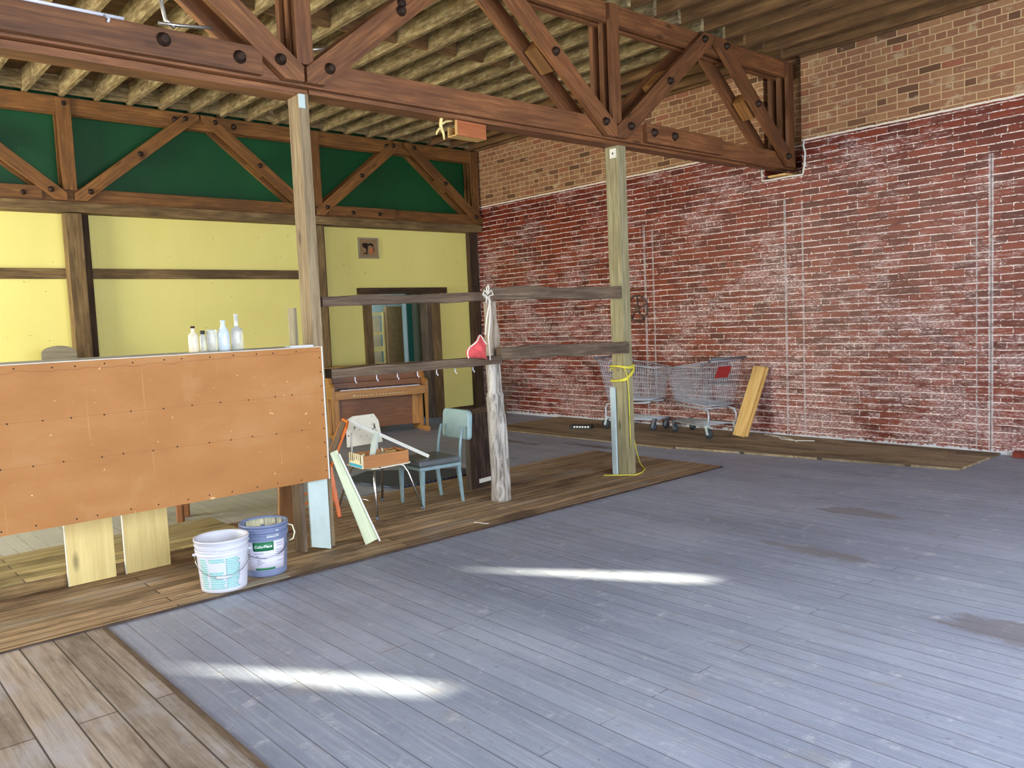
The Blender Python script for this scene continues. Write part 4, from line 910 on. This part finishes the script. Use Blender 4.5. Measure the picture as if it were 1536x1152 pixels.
# ---------------------------------------------------------------- shopping carts
def cart(name,lab,loc,rz,redplate):
    t=thing(name,lab,'shopping cart',loc,rz)
    zr,zt=.40,.93
    # corners of the basket: rear at -y, front at +y
    top=[(-.27,-.50,.97),(.27,-.50,.97),(.2,.42,.86),(-.2,.42,.86)]
    bot=[(-.22,-.38,zr),(.22,-.38,zr),(.16,.33,zr+.03),(-.16,.33,zr+.03)]
    L=lambda a,b_,u: V(a)*(1-u)+V(b_)*u
    mb=MB()
    for i in range(4):
        a0,a1,b0,b1=top[i],top[(i+1)%4],bot[i],bot[(i+1)%4]
        n_=26 if i in (1,3) else 15
        for k in range(n_+1): mb.tube([L(b0,b1,k/n_),L(a0,a1,k/n_)],.0024,4,cap=False)
        for k in range(1,9): mb.tube([L(b0,a0,k/9),L(b1,a1,k/9)],.0026,4,cap=False)
    for k in range(13): mb.tube([L(bot[0],bot[3],k/12),L(bot[1],bot[2],k/12)],.0026,4,cap=False)
    for k in range(9): mb.tube([L(bot[0],bot[1],k/8),L(bot[3],bot[2],k/8)],.0026,4,cap=False)
    mb.build('wire_basket',M['steel'],t)
    mb=MB(); mb.tube([V(p) for p in top],.006,8,closed=True); mb.tube([V(p) for p in bot],.008,8,closed=True); mb.build('rim',M['steel'],t)
    mb=MB(); mb.tube([(-.28,-.56,1.0),(.28,-.56,1.0)],.014,10); mb.tube([(-.27,-.5,.965),(-.275,-.56,1.0)],.009,8); mb.tube([(.27,-.5,.965),(.275,-.56,1.0)],.009,8); mb.build('handle',M['dsteel'],t)
    mb=MB()
    for s in (-1,1):
        mb.tube([(s*.15,.30,zr-.01),(s*.17,.1,zr-.03),(s*.2,-.3,zr-.04),(s*.215,-.40,zr-.06),(s*.225,-.42,.28),(s*.23,-.41,.17),(s*.225,-.34,.145),(s*.15,.38,.15)],.012,8)
    mb.tube([(-.15,.38,.15),(.15,.38,.15)],.01,8); mb.tube([(-.2,-.3,zr-.04),(.2,-.3,zr-.04)],.01,8)
    for k in range(-5,6): mb.tube([(k*.035,-.34,.15),(k*.026,.38,.155)],.003,5)
    mb.build('frame',M['steel'],t)
    mb=MB()
    for k in range(12): mb.tube([L((-.24,-.30,.93),(.24,-.30,.93),k/11),L((-.22,-.34,.68),(.22,-.34,.68),k/11)],.0028,5)
    mb.tube([(-.24,-.30,.93),(.24,-.30,.93)],.005,6); mb.tube([(-.22,-.34,.68),(.22,-.34,.68)],.005,6); sb=mb.build('child_seat',M['dsteel'],t)
    if redplate:
        mb=MB(); mb.hexa([(-.19,-.512,.76),(.02,-.512,.76),(.02,-.502,.76),(-.19,-.502,.76),(-.14,-.532,.90),(.07,-.532,.90),(.07,-.522,.90),(-.14,-.522,.90)]); rp=mb.build('red_plate',M['red'],t); rp['label']='red plastic plate on the child seat'
    for (x_,y_,r_,mt) in ((-.23,-.40,.062,0),(.23,-.40,.062,0),(-.15,.36,.055,1),(.15,.36,.055,1)):
        mb=MB(); mb.lathe([(r_*.6,-.017),(r_,-.012),(r_,.012),(r_*.6,.017)],(x_,y_-.02,r_),20,axis='x'); wl=mb.build('wheel',M['rubber'],t)
        mb=MB(); mb.lathe([(r_*.3,-.020),(r_*.3,.020)],(x_,y_-.02,r_),10,axis='x'); mb.build('hub',M['steel'],wl)
        mb=MB(); 
        for s in (-1,1): mb.beam((x_+s*.026,y_-.02,r_*.8),(x_+s*.02,y_+.01,.155),.006,.035,(0,1,0))
        mb.beam((x_,y_+.01,.14),(x_,y_+.01,.165),.05,.05,(0,1,0)); mb.build('caster_fork',M['whiteboard'] if not mt else M['dsteel'],t)
    return t
cart('shopping_cart','shopping cart with a red plate, beside the leaning boards',(8.86,6.36,.0225),math.radians(-14),True)
cart('shopping_cart','shopping cart half hidden behind the rope-wrapped post',(8.90,7.42,.0185),math.radians(183),False)
# ---------------------------------------------------------------- cords, strip, scrap, ropes
mb=MB(); mb.box((-.09,-.16,0),(.09,.16,.07)); t=mb.build('power_tool_case',M['black'],loc=(8.45,8.12,.0005),bevel=.01); t.rotation_euler.z=.5; tag(t,'small flat black case with white marks on the floor, left of the rope-wrapped post','case')
mb=MB()
for k in range(6): mb.box((-.0915,-.13+k*.04,.035),(-.0902,-.105+k*.04,.058))
mb.box((-.0915,-.1,.006),(-.0902,.14,.016)); mb.build('white_marks',M['white_print'],t)
mb=MB(); mb.tube([(9.2,5.55,.03),(9.1,5.45,.028),(9.08,5.3,.027),(9.0,5.15,.027),(8.87,5.0,.027)],.006,6); mb.tube([(9.15,5.6,.03),(9.12,5.4,.028),(8.95,5.25,.027),(8.93,5.05,.027),(9.02,4.86,.027)],.006,6)
tag(mb.build('pale_cord',M['string']),'pale cord trailing on the floor right of the leaning boards','cord')
mb=MB(); mb.box((-.05,-.1,0),(.05,.1,.06)); tag(mb.build('loose_brick',M['brickscrap'],loc=(9.24,2.72,.0005),bevel=.004),'loose red brick at the foot of the brick wall at the right edge','brick')
# yellow rope on P2
rp=thing('yellow_rope','yellow rope wound round the greenish post and trailing to the floor','rope',(6.2225,5.3875,0))
mb=MB(); pts=[]
for k in range(100):
    a=2*PI*k/25; z=1.06+.075*math.sin(k*.13)+.012*math.cos(k*.5)
    cx=max(-1,min(1,1.3*math.cos(a)))*.075; cy=max(-1,min(1,1.3*math.sin(a)))*.098
    pts.append((cx,cy,z+.04*math.cos(a)))
mb.tube(pts,.011,6); mb.build('wound_rope',M['rope'],rp)
mb=MB(); mb.tube([(-.075,-.09,1.09),(-.045,-.1,1.0),(-.03,-.1,.8),(-.03,-.1,.55)],.006,6); mb.tube([(-.03,-.1,.55),(-.028,-.1,.3)],[.006,.004],6)
mb.tube([(.08,-.05,1.1),(.10,.0,.9),(.10,.02,.7),(.13,.02,.5),(.2,.05,.35),(.27,.08,.2),(.36,.12,.07),(.38,.10,.022),(.30,-.0,.02),(.12,-.11,.02),(-.02,-.14,.02),(-.12,-.02,.02),(-.22,.10,.02)],.007,6)
mb.tube([(-.075,.02,1.06),(-.13,.03,1.09),(-.16,.03,1.07)],.006,6)
mb.build('hanging_rope',M['rope'],rp)
# hanging red-brown box with antler
t=thing('hanging_box','red-brown open box hanging under the near truss with pieces of antler','box',(4.40,5.42,3.215),math.radians(2))
mb=MB(); mb.box((-.165,-.06,-.085),(.155,-.048,.09)); mb.build('front_board',M['orange_box'],t)
mb=MB(); mb.box((-.175,-.066,-.085),(-.1655,-.046,.09)); mb.box((-.165,-.048,-.085),(.155,.06,-.076)); mb.box((-.165,.05,-.076),(-.06,.06,.0)); mb.build('side_board',M['plank'],t)
mb=MB(); mb.box((.0,-.03,-.075),(.02,.0,.03)); mb.box((.05,-.03,-.075),(.07,.0,.05)); mb.build('mount_blocks',M['piece'],t)
mb=MB(); mb.box((-.165,-.047,.0905),(.155,.02,.1)); mb.build('top_cleat',M['brace'],t)
o=thing('antler','pale forked antler hanging from the red-brown box','antler',(4.105,5.38,3.235))
mb=MB(); mb.tube([(.02,0,.08),(-.0,0,.03),(-.012,0,-.03),(-.01,0,-.06),(.012,.0,-.1),(.016,0,-.15)],[.014,.014,.013,.014,.01,.006],8); mb.tube([(-.01,0,-.055),(-.035,0,-.075),(-.055,0,-.10),(-.06,0,-.12)],[.012,.009,.008,.005],8)
mb.tube([(.0,0,-.03),(.05,.02,.0),(.128,.02,.02)],[.008,.009,.01],8); mb.tube([(.0,0,.045),(.04,.01,.04),(.07,.02,.02)],[.007,.008,.008],8); mb.build('antler_branch',M['antler'],o)
# scraps of antler below box
# conduits and cable
mb=MB(); pts=[(1.6,5.6,4.6),(1.9,5.5,4.1),(1.93,5.45,3.85),(1.975,5.42,3.7),(1.985,5.4,3.6),(2.03,5.38,3.56)]; 
mb.tube([(2.14,5.42,4.0),(2.05,5.42,3.92),(1.98,5.42,3.82),(1.955,5.42,3.7),(1.975,5.42,3.6),(2.02,5.4,3.555)],.014,10)
mb.tube([(1.92,5.4,3.565),(2.05,5.4,3.575),(2.2,5.42,3.60),(2.28,5.44,3.615)],.012,10)
tag(mb.build('flexible_conduit',M['conduit']),'looped flexible metal conduit above the near truss at the upper left','conduit')
mb=MB(); mb.tube([(2.98,5.56,3.63),(3.2,5.55,3.68),(3.45,5.55,3.80),(3.56,5.55,3.93),(3.72,5.55,4.02),(3.85,5.56,4.18),(4.05,5.58,4.35),(4.2,5.6,4.56)],.013,10); tag(mb.build('flexible_conduit',M['conduit']),'flexible metal conduit running up along the near brace to the joists','conduit')
mb=MB(); mb.tube([(-1.5,5.235,3.487),(0.5,5.235,3.488),(1.0,5.235,3.49),(1.3,5.235,3.488),(1.66,5.235,3.488)],.011,8); mb.tube([(1.55,5.23,3.485),(1.57,5.205,3.46),(1.56,5.205,3.44)],.008,6); tag(mb.build('white_cable',M['white']),'white cable lying along the top of the near truss chord at the left','cable')
# ---------------------------------------------------------------- back room contents
t=thing('green_post','dark teal painted post standing just inside the doorway','post',(8.02,11.75,0))
mb=MB(); mb.box((-.05,-.06,0),(.06,.06,2.6)); mb.build('post',M['teal_post'],t,.004)
mb=MB(); mb.box((-.064,-.05,0),(-.0505,.05,2.6)); mb.build('pale_edge',M['paleblue'],t)
mb=MB(); mb.box((8.10,11.72,.0),(8.5,11.76,2.3)); struct(mb.build('door_1',M['greydoor']),'grey-green door leaf standing open in the far doorway')
t=thing('ladder_shelf','pale ladder-like shelf frame seen through the doorway','shelf',(7.75,12.6,0))
for xx in (-.13,.33):
    mb=MB(); mb.box((xx-.015,0,0),(xx+.015,.03,1.86)); mb.build('upright',M['yellowboard'],t)
for zz in (.3,.6,.9,1.15,1.45,1.8):
    mb=MB(); mb.box((-.22,.031,zz),(.33,.06,zz+(.05 if zz!=1.15 else .09))); mb.build('shelf_board',M['yellowboard'],t)
mb=MB(); mb.box((7.28,12.75,0),(8.1,12.95,1.78)); tag(mb.build('cardboard_sheet',M['cardboard_light']),'large pale cardboard sheet behind the ladder shelf in the back room','cardboard')
mb=MB(); mb.box((8.12,12.55,0),(8.45,12.65,1.95)); tag(mb.build('cardboard_box',M['cardboard']),'tall brown cardboard sheet right of the ladder shelf in the back room','cardboard')
# ---------------------------------------------------------------- little floor debris
def debris(x,y,z,lab,l=.1,w_=.012,rz=0,mat='whitepaint'):
    mb=MB(); mb.box((-l/2,-w_/2,0),(l/2,w_/2,.004)); o=mb.build('wood_splinter',M[mat],loc=(x,y,z)); o.rotation_euler.z=rz; tag(o,lab,'splinter')
debris(4.0,4.98,.0125,'white splinter lying on the brown boards right of the blue chair',.14,.014,-1.3)
# ---------------------------------------------------------------- light
w=bpy.data.worlds.new('sky'); sc.world=w; w.use_nodes=True; nt=w.node_tree
sky=nt.nodes.new('ShaderNodeTexSky'); sky.sky_type='NISHITA'; sky.sun_disc=False; sky.sun_elevation=math.radians(25); sky.sun_rotation=math.radians(150)
nt.links.new(sky.outputs[0],nt.nodes['Background'].inputs[0]); nt.nodes['Background'].inputs[1].default_value=.35
def area(name,loc,rot,sx,sy,p,c,spread=180):
    d=bpy.data.lights.new(name,'AREA'); d.shape='RECTANGLE'; d.size=sx; d.size_y=sy; d.energy=p; d.color=c; d.spread=math.radians(spread)
    o=bpy.data.objects.new(name,d); COL.objects.link(o); o.location=loc; o.rotation_euler=rot; return o
area('daylight_left_near',(XL+.1,.7,2.25),(0,math.radians(-90),0),2.6,3.7,170,(.93,.96,1.))
area('daylight_left_far',(XL+.1,8.9,2.05),(0,math.radians(-90),0),2.6,3.3,560,(1.,.96,.84))
area('rear_fill',(2.6,YR+.1,2.0),(math.radians(90),0,0),7.5,3.2,720,(.80,.89,1.))  # added area lamp before the closed rear wall; no window behind it
area('backroom_fill',(6.6,12.2,2.6),(math.radians(60),0,0),1.2,.8,32,(.9,.97,1.))  # added lamp to brighten the closed back room; no window is built there
sd=bpy.data.lights.new('sun','SUN'); sd.energy=30; sd.angle=math.radians(1.1); sd.color=(1.,.93,.66); so=bpy.data.objects.new('sun',sd); COL.objects.link(so)
dirv=V((SUNAZ.x*math.cos(SUNEL),SUNAZ.y*math.cos(SUNEL),-math.sin(SUNEL))); so.rotation_euler=dirv.to_track_quat('-Z','Y').to_euler()
sc.view_settings.view_transform='Standard'; sc.view_settings.look='None'; sc.view_settings.exposure=.2; sc.view_settings.gamma=1; sc.view_settings.use_curve_mapping=False
